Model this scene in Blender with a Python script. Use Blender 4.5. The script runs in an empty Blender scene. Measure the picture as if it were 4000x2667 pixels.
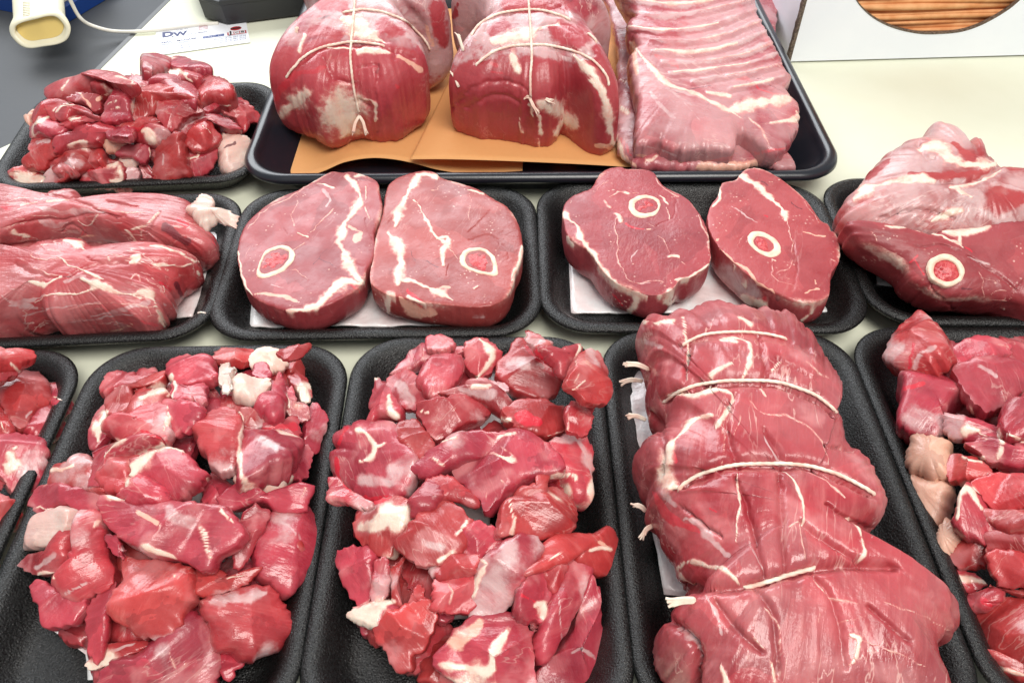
import bpy, math, random
import numpy as np
from mathutils import Vector
from mathutils.bvhtree import BVHTree

SC = bpy.context.scene
COL = SC.collection
# ---------------------------------------------------------------- camera, world, lights, exposure
TH = math.radians(46.82); CAMH = 0.357; FPX = 3110.5
cam = bpy.data.cameras.new('camera'); camo = bpy.data.objects.new('camera', cam); COL.objects.link(camo)
cam.sensor_width = 36; cam.lens = 36 * FPX / 4000; cam.clip_start = 0.01; cam.clip_end = 50
camo.location = (0, 0, CAMH); camo.rotation_euler = (math.pi/2 - TH, 0, 0)
SC.camera = camo
w = bpy.data.worlds.new('World'); SC.world = w; w.use_nodes = True
w.node_tree.nodes['Background'].inputs[0].default_value = (0.95, 0.97, 1.0, 1)
w.node_tree.nodes['Background'].inputs[1].default_value = 0.42
def area(name, loc, target, size, sy, power, col):
    l = bpy.data.lights.new(name, 'AREA'); l.shape = 'RECTANGLE'; l.size = size; l.size_y = sy; l.energy = power; l.color = col
    o = bpy.data.objects.new(name, l); COL.objects.link(o); o.location = loc
    o.rotation_euler = (Vector(target) - Vector(loc)).to_track_quat('-Z', 'Y').to_euler()
area('window_light', (-0.7, 2.1, 1.35), (0, 0.4, 0), 2.4, 1.1, 57, (0.93, 0.965, 1.0))
area('ceiling_light', (0.35, -0.40, 1.75), (0, 0.42, 0), 1.0, 1.0, 39, (1.0, 0.96, 0.90))
SC.view_settings.view_transform = 'Standard'; SC.view_settings.look = 'None'
SC.view_settings.exposure = 0.0; SC.view_settings.gamma = 1
SC.view_settings.use_curve_mapping = False

# ---------------------------------------------------------------- maths helpers
S_, C_ = math.sin(TH), math.cos(TH)
UP = np.array([0, S_, C_]); FW = np.array([0, C_, -S_]); CAM = np.array([0, 0, CAMH])
def rays(p):
    p = np.atleast_2d(np.asarray(p, float))
    x = (p[:, 0] - 2000) / FPX; y = -(p[:, 1] - 1333.5) / FPX
    return np.stack([x, y * UP[1] + FW[1], y * UP[2] + FW[2]], 1)
def G(p, z=0.0):                       # photo point -> where that sight line meets height z
    r = rays(p); z = np.broadcast_to(np.asarray(z, float), (len(r),))
    t = (z - CAMH) / r[:, 2]
    return CAM + r * t[:, None]
def on_plane(p, c, n):
    r = rays(p); t = ((c - CAM) @ n) / (r @ n)
    return CAM + r * t[:, None]
def proj(v):
    d = v - CAM; z = d @ FW
    return np.stack([2000 + FPX * d[:, 0] / z, 1333.5 - FPX * (d @ UP) / z], 1)
class Z:                               # coordinates noted from an enlarged view: origin and scale
    def __init__(s, ox, oy, k=1.0): s.o = np.array([ox, oy], float); s.k = k
    def __call__(s, pts): return s.o + np.asarray(pts, float).reshape(-1, 2) / s.k
ZD = Z(0, 0, 0.588)
def _h(ix, iy, iz, s):
    h = (ix * 374761393 + iy * 668265263 + iz * 2147483647 + s * 1274126177) & 0xffffffff
    h = ((h ^ (h >> 13)) * 1274126177) & 0xffffffff
    h = ((h ^ (h >> 16)) * 2246822519) & 0xffffffff
    return ((h ^ (h >> 15)) & 0xffff) / 32767.5 - 1
def noise(p, s=0):
    i = np.floor(p).astype(np.int64); f = p - i; u = f * f * f * (f * (f * 6 - 15) + 10)
    r = 0
    for a in (0, 1):
        for b in (0, 1):
            for c in (0, 1):
                r = r + _h(i[:, 0]+a, i[:, 1]+b, i[:, 2]+c, s) * (u[:, 0] if a else 1-u[:, 0]) * (u[:, 1] if b else 1-u[:, 1]) * (u[:, 2] if c else 1-u[:, 2])
    return r
def fbm(p, s=0, o=3):
    return sum(noise(p * 2.03**k, s + k) * 0.5**k for k in range(o))
def catmull(P, per=8, closed=True):
    P = np.asarray(P, float); n = len(P); out = []
    for i in range(n if closed else n - 1):
        if closed: a, b, c, d = P[i-1], P[i], P[(i+1) % n], P[(i+2) % n]
        else: a, b, c, d = P[max(i-1, 0)], P[i], P[i+1], P[min(i+2, n-1)]
        for k in range(per):
            t = k / per
            out.append(0.5*((2*b) + (c-a)*t + (2*a-5*b+4*c-d)*t*t + (3*b-a-3*c+d)*t**3))
    if not closed: out.append(P[-1])
    return np.array(out)
def resample(P, n, closed=True):
    Q = np.vstack([P, P[:1]]) if closed else P
    L = np.r_[0, np.cumsum(np.linalg.norm(np.diff(Q, axis=0), axis=1))]
    t = np.linspace(0, L[-1], n, endpoint=not closed)
    return np.stack([np.interp(t, L, Q[:, k]) for k in range(Q.shape[1])], 1)
def pcentroid(P):
    x, y = P[:, 0], P[:, 1]; x2, y2 = np.roll(x, -1), np.roll(y, -1); c = x*y2 - x2*y; A = c.sum()/2
    return np.array([((x+x2)*c).sum(), ((y+y2)*c).sum()]) / (6*A)

# ---------------------------------------------------------------- materials
MAT = {}
def mat(name):
    m = bpy.data.materials.new(name); m.use_nodes = True; nt = m.node_tree
    return m, nt, nt.nodes['Principled BSDF']
def N(nt, t, **k):
    n = nt.nodes.new('ShaderNode' + t)
    for a, b in k.items(): setattr(n, a, b)
    return n
def L(nt, a, b): nt.links.new(a, b)
def mix(nt, fac, a, b, blend='MIX'):
    n = N(nt, 'Mix', data_type='RGBA', blend_type=blend)
    for s, v in ((n.inputs[0], fac), (n.inputs[6], a), (n.inputs[7], b)):
        if hasattr(v, 'links'): L(nt, v, s)
        elif isinstance(v, tuple): s.default_value = (*v[:3], 1)
        else: s.default_value = v
    return n.outputs[2]
def mth(nt, op, a, b=0.0, c=None, clamp=False):
    n = N(nt, 'Math', operation=op, use_clamp=clamp)
    for s, v in zip(n.inputs, (a, b, c)):
        if v is None: continue
        if hasattr(v, 'links'): L(nt, v, s)
        else: s.default_value = v
    return n.outputs[0]
def ramp(nt, v, a, b, lo=0.0, hi=1.0):
    n = N(nt, 'MapRange', interpolation_type='SMOOTHSTEP'); L(nt, v, n.inputs[0])
    for i, x in zip((1, 2, 3, 4), (a, b, lo, hi)): n.inputs[i].default_value = x
    return n.outputs[0]
def nz(nt, vec, scale, detail=4, rough=0.55, dist=0.0):
    n = N(nt, 'TexNoise'); L(nt, vec, n.inputs['Vector'])
    n.inputs['Scale'].default_value = scale; n.inputs['Detail'].default_value = detail
    n.inputs['Roughness'].default_value = rough; n.inputs['Distortion'].default_value = dist
    return n.outputs[0]
def simple(name, col, rough=0.5, bump=None, spec=0.5, coat=0, metal=0, var=None):
    m, nt, b = mat(name)
    b.inputs['Base Color'].default_value = (*col, 1); b.inputs['Roughness'].default_value = rough
    b.inputs['Specular IOR Level'].default_value = spec; b.inputs['Coat Weight'].default_value = coat
    b.inputs['Metallic'].default_value = metal
    tc = N(nt, 'TexCoord')
    if var:
        v = nz(nt, tc.outputs['Object'], var[0], 5)
        L(nt, mix(nt, ramp(nt, v, 0.3, 0.7), col, var[1]), b.inputs['Base Color'])
    if bump:
        n = nz(nt, tc.outputs['Object'], bump[0], 3)
        bp = N(nt, 'Bump'); bp.inputs['Strength'].default_value = bump[1]; bp.inputs['Distance'].default_value = bump[2]
        L(nt, n, bp.inputs['Height']); L(nt, bp.outputs[0], b.inputs['Normal'])
        if len(bump) > 3:
            L(nt, ramp(nt, nz(nt, tc.outputs['Object'], bump[0]*0.8, 2), 0.35, 0.65, rough-0.12, rough+0.15), b.inputs['Roughness'])
    MAT[name] = m; return m
def meat(name, c1, c2, c3, rough=0.36, coat=0.5, silver=0.0, speck=0.0, fibre=0.7, vein=0.3, grain=(22, 210, 90), bd=0.0007, pink=0.0):
    m, nt, b = mat(name)
    at = lambda n: N(nt, 'Attribute', attribute_name=n)
    va = N(nt, 'VectorMath', operation='ADD'); L(nt, N(nt, 'TexCoord').outputs['Object'], va.inputs[0])
    L(nt, mth(nt, 'MULTIPLY', N(nt, 'ObjectInfo').outputs['Random'], 23.7), va.inputs[1]); tc = va.outputs[0]
    fib = at('fib').outputs['Vector']
    oi = N(nt, 'ObjectInfo').outputs['Random']
    mp = N(nt, 'Mapping'); L(nt, fib, mp.inputs[0]); mp.inputs['Scale'].default_value = grain
    fn = nz(nt, mp.outputs[0], 1.0, 4, 0.6, 0.3)
    mp2 = N(nt, 'Mapping'); L(nt, fib, mp2.inputs[0]); mp2.inputs['Scale'].default_value = tuple(4*g for g in grain)
    ff = nz(nt, mp2.outputs[0], 1.0, 3, 0.6)
    big = nz(nt, tc, 38, 4, 0.6, 0.4)
    c = mix(nt, ramp(nt, big, 0.36, 0.66), c1, c2)
    c = mix(nt, ramp(nt, mth(nt, 'ADD', mth(nt, 'MULTIPLY', fn, 0.75), mth(nt, 'MULTIPLY', big, 0.25)), 0.5, 0.76, 0, 0.6*fibre), c, c3)
    c = mix(nt, ramp(nt, ff, 0.55, 0.8, 0, 0.22*fibre), c, tuple(min(1, x*1.45+0.03) for x in c3))
    vz = N(nt, 'TexVoronoi'); vz.inputs['Scale'].default_value = 30; L(nt, mix(nt, 0.018, tc, N(nt, 'TexNoise').outputs[1]), vz.inputs['Vector'])
    bw = N(nt, 'SeparateColor'); L(nt, vz.outputs['Color'], bw.inputs[0])
    c = mix(nt, 1.0, c, mix(nt, bw.outputs[0], (0.80, 0.74, 0.76), (1.12, 1.15, 1.12)), 'MULTIPLY')
    # hue shift from piece to piece
    hs = N(nt, 'HueSaturation'); L(nt, c, hs.inputs['Color'])
    L(nt, ramp(nt, oi, 0, 1, 0.4935, 0.5045), hs.inputs['Hue'])
    L(nt, mth(nt, 'MULTIPLY_ADD', mth(nt, 'FRACT', mth(nt, 'MULTIPLY', oi, 7.31)), 0.26, 0.84), hs.inputs['Value'])
    c = hs.outputs[0]
    if pink: c = mix(nt, ramp(nt, nz(nt, tc, 50, 3, 0.5, 0.5), 0.50, 0.70, 0, pink), c, (0.70, 0.29, 0.29))
    # thin pale veins of connective tissue
    mp3 = N(nt, 'Mapping'); L(nt, fib, mp3.inputs[0]); mp3.inputs['Scale'].default_value = (16, 75, 50)
    vn = nz(nt, mp3.outputs[0], 1.0, 4, 0.55, 0.25)
    vv = ramp(nt, mth(nt, 'ABSOLUTE', mth(nt, 'SUBTRACT', vn, 0.5)), 0.0, 0.014, 1, 0)
    vmask = ramp(nt, nz(nt, tc, 25, 2), 0.47, 0.62)
    c = mix(nt, mth(nt, 'MULTIPLY', mth(nt, 'MULTIPLY', vv, vmask), vein), c, (0.78, 0.50, 0.44))
    edge = nz(nt, tc, 420, 4, 0.65)
    def msk(n, lo=0.40, hi=0.60, wob=0.5):
        a = at(n).outputs['Fac']
        s = mth(nt, 'ADD', a, mth(nt, 'MULTIPLY', mth(nt, 'SUBTRACT', edge, 0.5), wob))
        return ramp(nt, mth(nt, 'MULTIPLY', s, ramp(nt, a, 0.0, 0.08)), lo, hi)
    c = mix(nt, mth(nt, 'MULTIPLY', msk('dark'), 0.8), c, (0.13, 0.018, 0.03))
    c = mix(nt, mth(nt, 'MULTIPLY', msk('blood'), 0.85), c, (0.60, 0.018, 0.04))
    sn = ramp(nt, nz(nt, tc, 75, 4, 0.6, 0.8), 0.3, 0.62, 0.35, 0.95)
    sil = mth(nt, 'MULTIPLY', msk('silver', 0.3, 0.8), sn)
    mus = msk('muscle', 0.3, 0.7)
    if silver: sil = mth(nt, 'MAXIMUM', sil, mth(nt, 'MULTIPLY', ramp(nt, nz(nt, tc, 22, 4, 0.55, 0.6), 0.36, 0.58), silver))
    sil = mth(nt, 'MULTIPLY', sil, mth(nt, 'SUBTRACT', 1.0, mus)); c = mix(nt, mth(nt, 'MULTIPLY', mus, 0.5), c, mix(nt, ramp(nt, big, 0.35, 0.65), (0.40, 0.040, 0.048), (0.52, 0.085, 0.085)))
    c = mix(nt, mth(nt, 'MULTIPLY', sil, 0.72), c, (0.70, 0.53, 0.52))
    pe = msk('peach', 0.35, 0.7)
    c = mix(nt, mth(nt, 'MULTIPLY', pe, 0.9), c, (0.80, 0.44, 0.33))
    fcol = mix(nt, ramp(nt, nz(nt, tc, 110, 4, 0.6), 0.42, 0.72), (0.84, 0.70, 0.58), (0.78, 0.46, 0.37))
    fm = msk('fat', 0.34, 0.80, 0.7)
    c = mix(nt, mth(nt, 'MULTIPLY', msk('fat', 0.15, 0.48, 0.4), 0.45), c, (0.70, 0.27, 0.24))
    c = mix(nt, mth(nt, 'MULTIPLY', fm, 0.94), c, fcol)
    if speck:
        vo = N(nt, 'TexVoronoi'); vo.inputs['Scale'].default_value = 330; L(nt, tc, vo.inputs['Vector'])
        sm = mth(nt, 'MULTIPLY', ramp(nt, vo.outputs['Distance'], 0.16, 0.26, 1, 0), ramp(nt, nz(nt, tc, 55, 4), 0.52, 0.70))
        c = mix(nt, mth(nt, 'MULTIPLY', sm, speck), c, (0.82, 0.55, 0.47))
    L(nt, c, b.inputs['Base Color'])
    L(nt, ramp(nt, nz(nt, tc, 60, 3), 0.35, 0.65, rough-0.1, rough+0.14), b.inputs['Roughness'])
    b.inputs['Coat Weight'].default_value = coat; b.inputs['Coat Roughness'].default_value = 0.065
    b.inputs['Subsurface Weight'].default_value = 0.25; b.inputs['Subsurface Radius'].default_value = (1.0, 0.35, 0.25); b.inputs['Subsurface Scale'].default_value = 0.004
    h = mth(nt, 'ADD', mth(nt, 'MULTIPLY', fn, 0.7), mth(nt, 'ADD', mth(nt, 'MULTIPLY', ff, 0.2), mth(nt, 'MULTIPLY', nz(nt, tc, 260, 4, 0.6), 0.6)))
    h = mth(nt, 'ADD', h, mth(nt, 'MULTIPLY', fm, 0.35))
    bp = N(nt, 'Bump'); bp.inputs['Strength'].default_value = 0.75; bp.inputs['Distance'].default_value = bd
    L(nt, h, bp.inputs['Height']); L(nt, bp.outputs[0], b.inputs['Normal']); L(nt, bp.outputs[0], b.inputs['Coat Normal'])
    MAT[name] = m; return m

meat('cube_meat', (0.51, 0.052, 0.064), (0.35, 0.026, 0.036), (0.63, 0.15, 0.15), rough=0.36, coat=0.38, pink=0.5)
meat('steak_face', (0.44, 0.075, 0.080), (0.36, 0.048, 0.053), (0.53, 0.135, 0.125), rough=0.44, coat=0.12, speck=0.75, fibre=0.35, vein=0.12, grain=(150, 210, 180), bd=0.0005)
meat('fascia_meat', (0.42, 0.052, 0.058), (0.30, 0.026, 0.034), (0.54, 0.130, 0.120), rough=0.38, coat=0.2, silver=0.85, fibre=0.6, vein=0.5, grain=(45, 160, 110))
meat('roast_meat', (0.51, 0.055, 0.064), (0.37, 0.029, 0.037), (0.62, 0.17, 0.16), rough=0.38, coat=0.32, silver=0.12, vein=0.55, fibre=1.0, pink=0.4)
meat('loin_meat', (0.52, 0.066, 0.082), (0.40, 0.036, 0.048), (0.64, 0.18, 0.175), rough=0.36, coat=0.32, silver=0.20, pink=0.25, vein=0.8)
meat('rib_meat', (0.56, 0.135, 0.140), (0.46, 0.080, 0.088), (0.66, 0.28, 0.26), rough=0.36, coat=0.25, silver=0.5, fibre=0.6, vein=0.5)
meat('fat_tissue', (0.86, 0.72, 0.63), (0.80, 0.52, 0.44), (0.90, 0.78, 0.70), rough=0.38, coat=0.2, fibre=0.5, vein=0.0)
meat('skin_fat', (0.74, 0.46, 0.34), (0.70, 0.38, 0.27), (0.80, 0.55, 0.42), rough=0.42, coat=0.15, fibre=0.2, vein=0.0)
simple('foam', (0.006, 0.0065, 0.0065), 0.30, bump=(1100, 1.0, 0.0006, 1), spec=0.5)
simple('pan_plastic', (0.010, 0.012, 0.018), 0.28, bump=(900, 0.25, 0.0002), spec=0.6)
simple('black_plastic', (0.018, 0.019, 0.022), 0.42, bump=(700, 0.3, 0.0002))
simple('board', (0.75, 0.765, 0.62), 0.5, bump=(300, 0.12, 0.0003), var=(30, (0.735, 0.75, 0.60)), spec=0.2)
simple('steel', (0.055, 0.060, 0.068), 0.50, bump=(260, 0.15, 0.0003), spec=0.3, var=(12, (0.06, 0.064, 0.07)))
simple('trim', (0.10, 0.105, 0.11), 0.4)
simple('cream_plastic', (0.86, 0.82, 0.62), 0.35)
simple('amber_plastic', (0.80, 0.60, 0.20), 0.35)
simple('blue_plastic', (0.01, 0.05, 0.24), 0.35)
simple('card_stock', (0.86, 0.88, 0.92), 0.5)
simple('navy_ink', (0.012, 0.022, 0.12), 0.5); simple('grey_ink', (0.22, 0.24, 0.34), 0.5); simple('red_ink', (0.45, 0.02, 0.03), 0.5); simple('white_ink', (0.8, 0.8, 0.82), 0.5); simple('black_ink', (0.02, 0.02, 0.02), 0.5); simple('blue_ink', (0.02, 0.06, 0.26), 0.5)
simple('carton', (0.90, 0.93, 0.98), 0.55, bump=(120, 0.1, 0.0006), var=(14, (0.86, 0.90, 0.96)))
simple('corrugated', (0.20, 0.15, 0.11), 0.8, var=(500, (0.06, 0.04, 0.03)))
simple('twine', (0.90, 0.84, 0.70), 0.7, bump=(1500, 0.4, 0.0003), var=(120, (0.80, 0.52, 0.42)))
simple('bone', (0.84, 0.73, 0.56), 0.42, bump=(400, 0.5, 0.0006), var=(190, (0.80, 0.50, 0.38)))
simple('marrow', (0.66, 0.10, 0.10), 0.38, bump=(480, 1.0, 0.0018), coat=0.3, var=(420, (0.48, 0.02, 0.035)))
simple('pad', (0.80, 0.82, 0.82), 0.28, bump=(140, 0.6, 0.002), coat=0.4, var=(45, (0.74, 0.60, 0.59)))
simple('cord_plastic', (0.80, 0.78, 0.70), 0.4)
def paper_mat():
    m, nt, b = mat('butcher_paper'); tc = N(nt, 'TexCoord').outputs['Object']
    L(nt, mix(nt, nz(nt, tc, 220, 5, 0.7), (0.88, 0.43, 0.15), (0.92, 0.50, 0.20)), b.inputs['Base Color'])
    b.inputs['Roughness'].default_value = 0.7
    tr = N(nt, 'BsdfTranslucent'); tr.inputs[0].default_value = (0.85, 0.38, 0.10, 1)
    ms = N(nt, 'MixShader'); ms.inputs[0].default_value = 0.25; L(nt, b.outputs[0], ms.inputs[1]); L(nt, tr.outputs[0], ms.inputs[2])
    L(nt, ms.outputs[0], nt.nodes['Material Output'].inputs['Surface']); MAT['butcher_paper'] = m
paper_mat()
simple('kraft_paper', (0.66, 0.27, 0.095), 0.7, var=(70, (0.80, 0.42, 0.19)))
simple('kraft_shadow', (0.40, 0.13, 0.04), 0.7)

# ---------------------------------------------------------------- object helpers
def tag(o, label=None, cat=None, group=None, kind=None):
    for k, v in (('label', label), ('category', cat), ('group', group), ('kind', kind)):
        if v: o[k] = v
    return o
def mk(name, V, F, m, parent=None, smooth=True, attrs=None):
    me = bpy.data.meshes.new(name); me.from_pydata(np.asarray(V).tolist(), [], [list(map(int, f)) for f in F]); me.update()
    if smooth: me.polygons.foreach_set('use_smooth', [True]*len(me.polygons))
    if m: me.materials.append(MAT[m])
    for k, a in (attrs or {}).items():
        if k == 'fib':
            t = me.attributes.new('fib', 'FLOAT_VECTOR', 'POINT'); t.data.foreach_set('vector', a.astype(np.float32).ravel())
        else:
            t = me.attributes.new(k, 'FLOAT', 'POINT'); t.data.foreach_set('value', a.astype(np.float32))
    o = bpy.data.objects.new(name, me); COL.objects.link(o)
    if parent: o.parent = parent
    return o
def empty(name, loc, rz=0):
    o = bpy.data.objects.new(name, None); COL.objects.link(o); o.location = loc; o.rotation_euler = (0, 0, rz); o.empty_display_size = 0.02; return o
def recentre(o):                       # origin at the base of the thing
    me = o.data; n = len(me.vertices); v = np.empty(n*3); me.vertices.foreach_get('co', v); v = v.reshape(-1, 3)
    c = np.array([v[:, 0].mean(), v[:, 1].mean(), v[:, 2].min()]); me.vertices.foreach_set('co', (v-c).ravel()); me.update()
    o.location = c; return c
def loft(rings, cap0=True, cap1=True, closed=True):
    n = len(rings[0]); V = np.vstack(rings); F = []
    for k in range(len(rings)-1):
        for j in range(n if closed else n-1):
            j2 = (j+1) % n; F.append((k*n+j, k*n+j2, (k+1)*n+j2, (k+1)*n+j))
    if cap0: F.append(tuple(range(n))[::-1])
    if cap1: F.append(tuple((len(rings)-1)*n+j for j in range(n)))
    return V, F
def rrect(w, h, r, z, seg=10):
    r = max(min(r, w/2-1e-4, h/2-1e-4), 1e-4); P = []
    for cx, cy, a0 in ((w/2-r, h/2-r, 0), (-w/2+r, h/2-r, 90), (-w/2+r, -h/2+r, 180), (w/2-r, -h/2+r, 270)):
        for k in range(seg+1):
            a = math.radians(a0 + 90*k/seg); P.append((cx+r*math.cos(a), cy+r*math.sin(a), z))
    return np.array(P)
def box(x0, x1, y0, y1, z0, z1):
    V = [(x, y, z) for z in (z0, z1) for x, y in ((x0, y0), (x1, y0), (x1, y1), (x0, y1))]
    return V, [(3, 2, 1, 0), (4, 5, 6, 7), (0, 1, 5, 4), (1, 2, 6, 5), (2, 3, 7, 6), (3, 0, 4, 7)]
def tube(P, r, seg=8, twist=0.0):
    P = np.asarray(P, float); n = len(P); T = np.gradient(P, axis=0); T /= np.linalg.norm(T, axis=1)[:, None] + 1e-12
    a = np.array([0, 0, 1.0]) if abs(T[0][2]) < 0.9 else np.array([1.0, 0, 0]); R = []
    rr = np.broadcast_to(r, (n,))
    for i in range(n):
        a = a - (a @ T[i])*T[i]; a /= np.linalg.norm(a); b = np.cross(T[i], a)
        ang = np.linspace(0, 2*np.pi, seg, endpoint=False) + twist*i
        sc = 1 + (0.16*np.cos(3*(ang - 2*twist*i)) if twist else 0)
        R.append(P[i] + rr[i]*(np.cos(ang)*sc)[:, None]*a + rr[i]*(np.sin(ang)*sc)[:, None]*b)
    return loft(R)
def fit_rect(corners_px, z):           # TL, TR, BR, BL -> centre, rotation, width, depth
    P = G(corners_px, z)[:, :2]; c = P.mean(0); ex = (P[1]-P[0] + P[2]-P[3])/2; ey = (P[0]-P[3] + P[1]-P[2])/2
    a = math.atan2(ex[1], ex[0]); b = math.atan2(-ey[0], ey[1]); rot = (a+b)/2
    return c, rot, np.linalg.norm(ex), np.linalg.norm(ey)

# ---------------------------------------------------------------- the setting: board and steel counter
V, F = box(-1.6, 1.6, -0.6, 2.2, -0.045, -0.005)
tag(mk('counter', V, F, 'steel', smooth=False), kind='structure')
e0 = G(ZD([(395, -2)]))[0]; e1 = G(ZD([(195, 195)]))[0]; dr = (e0-e1)/np.linalg.norm(e0-e1)
pA = e1 - dr*0.075; pB = e1 + dr*1.0
ring = np.array([pB, pA, (-0.52, 0.40, 0), (-0.52, -0.5, 0), (1.5, -0.5, 0), (1.5, pB[1], 0)])
b0 = ring.copy(); b0[:, 2] = -0.0046; b1 = ring.copy(); b1[:, 2] = 0
V, F = loft([b0, b1]); tag(mk('serving_board', V, F, 'board', smooth=False), kind='structure')
nn = np.array([-dr[1], dr[0], 0]) * -1
if nn[0] > 0: nn = -nn
q = np.array([pB, pA, pA + nn*0.005, pB + nn*0.005]); q0 = q.copy(); q0[:, 2] = -0.0046; q1 = q.copy(); q1[:, 2] = 0.0004
V, F = loft([q0, q1]); tag(mk('board_edge_strip', V, F, 'trim', smooth=False), kind='structure')

# ---------------------------------------------------------------- foam trays
def foam_tray(corners, label, wide=1.02):
    c, rot, w_, d_ = fit_rect(ZD(corners), 0.0195); w_ *= wide
    o = mk('foam_tray', *tray_mesh(w_-0.0015, d_-0.0015), 'foam'); o.location = (c[0], c[1], 0.0006); o.rotation_euler = (0, 0, rot)
    tag(o, label, 'tray', 'black foam meat trays'); return o, c, rot, w_, d_
def tray_mesh(w_, d_):
    prof = [(0.020, 0.0), (0.016, 0.0012), (0.009, 0.009), (0.003, 0.0155), (0.0006, 0.0168), (0.0, 0.0185), (0.0012, 0.0200), (0.0040, 0.0207),
            (0.0070, 0.0198), (0.0095, 0.0175), (0.0135, 0.0115), (0.0175, 0.0068), (0.0205, 0.0050), (0.025, 0.0043), (0.034, 0.0041)]
    R = [rrect(w_-2*i, d_-2*i, 0.031-i*0.72, z, 12) for i, z in prof]
    return loft(R)
TR = {}
for key, cor, lab in (
    ('tl', [(110, 205), (640, 187), (590, 418), (-45, 440)], 'black foam tray of lamb cubes at the far left, tucked beside the black serving pan'),
    ('loin', [(-225, 462), (562, 447), (470, 793), (-440, 806)], 'black foam tray under the two long loin pieces at the left edge'),
    ('st1', [(572, 437), (1228, 425), (1242, 774), (462, 783)], 'black foam tray holding the left pair of leg steaks'),
    ('st2', [(1236, 425), (1880, 412), (2003, 764), (1243, 768)], 'black foam tray holding the right pair of leg steaks'),
    ('leg', [(1884, 417), (2530, 405), (2790, 745), (2012, 758)], 'black foam tray under the big bone in leg at the right edge'),
    ('a', [(-325, 812), (226, 796), (-215, 1712), (-960, 1730)], 'black foam tray cut off by the left edge, holding a few stew chunks'),
    ('b', [(240, 797), (803, 785), (673, 1700), (-195, 1715)], 'black foam tray second from left in front row, heaped with stew meat'),
    ('c', [(811, 778), (1386, 765), (1450, 1700), (676, 1700)], 'black foam tray in the middle of the front row with loose stew meat'),
    ('d', [(1390, 762), (1934, 752), (2298, 1690), (1453, 1700)], 'black foam tray under the long tied shoulder roast'),
    ('e', [(1941, 756), (2480, 742), (3100, 1680), (2303, 1690)], 'black foam tray at the right end of the front row')):
    TR[key] = foam_tray(cor, lab)

def pad(z, cor, label, wav=0.0009, crumple=0, zz=0.0052):
    P = G(z(cor), zz); n = 40; m = 28; R = []
    for i in range(m+1):
        v = i/m; a = P[0]*(1-v)+P[3]*v; b = P[1]*(1-v)+P[2]*v; R.append(np.array([a*(1-t)+b*t for t in np.linspace(0, 1, n+1)]))
    T = np.vstack(R); s = random.randint(0, 999)
    T[:, 2] += wav*(1+fbm(T*90, s)) + 0.0004; 
    k = (n+1)*(m+1); B = T.copy(); B[:, 2] -= 0.0012
    F = []
    for i in range(m):
        for j in range(n):
            q = i*(n+1)+j; F.append((q, q+n+1, q+n+2, q+1)); F.append((k+q, k+q+1, k+q+n+2, k+q+n+1))
    bd = [j for j in range(n)] + [i*(n+1)+n for i in range(m)] + [m*(n+1)+j for j in range(n, 0, -1)] + [i*(n+1) for i in range(m, 0, -1)]
    for a, b in zip(bd, bd[1:]+bd[:1]): F.append((a, b, k+b, k+a))
    o = mk('absorbent_pad', np.vstack([T, B]), F, 'pad'); recentre(o)
    tag(o, label, 'absorbent pad', 'white absorbent pads in the trays')

# ---------------------------------------------------------------- meat builders
STROKES = {}
def seg_dist(p, pts, wl):              # distance to a polyline in units of its local half width
    best = np.full(len(p), 1e9)
    for a, b, w0, w1 in zip(pts[:-1], pts[1:], wl[:-1], wl[1:]):
        ab = b-a; t = np.clip(((p-a) @ ab)/(ab @ ab + 1e-9), 0, 1)
        best = np.minimum(best, np.hypot(*(p - a - t[:, None]*ab).T)/(w0+(w1-w0)*t))
    return best
def strokes_for(zm, txt):
    out = []
    for ln in txt.strip().splitlines():
        for it in ln.split(';'):
            it = it.split()
            if not it: continue
            k = it[0]; w_ = float(it[1]); pts = np.array([tuple(map(float, s.split(','))) for s in it[2:]])
            if len(pts) == 1: pts = np.vstack([pts, pts+0.5])
            P = zm(pts); P = catmull(P, 5, False) if len(P) > 2 else P
            out.append((k, w_/zm.k*(0.66 if k == 'f' else 0.62), P, 0.62 if (k == 'f' and w_ < 10) else 1.0))
    return out
def grid_normals(V, F):
    F4 = np.array([f for f in F if len(f) == 4]); N_ = np.zeros_like(V)
    fn = np.cross(V[F4[:, 2]]-V[F4[:, 0]], V[F4[:, 3]]-V[F4[:, 1]])
    for k in range(4): np.add.at(N_, F4[:, k], fn)
    return N_/(np.linalg.norm(N_, axis=1)[:, None]+1e-15)
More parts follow.
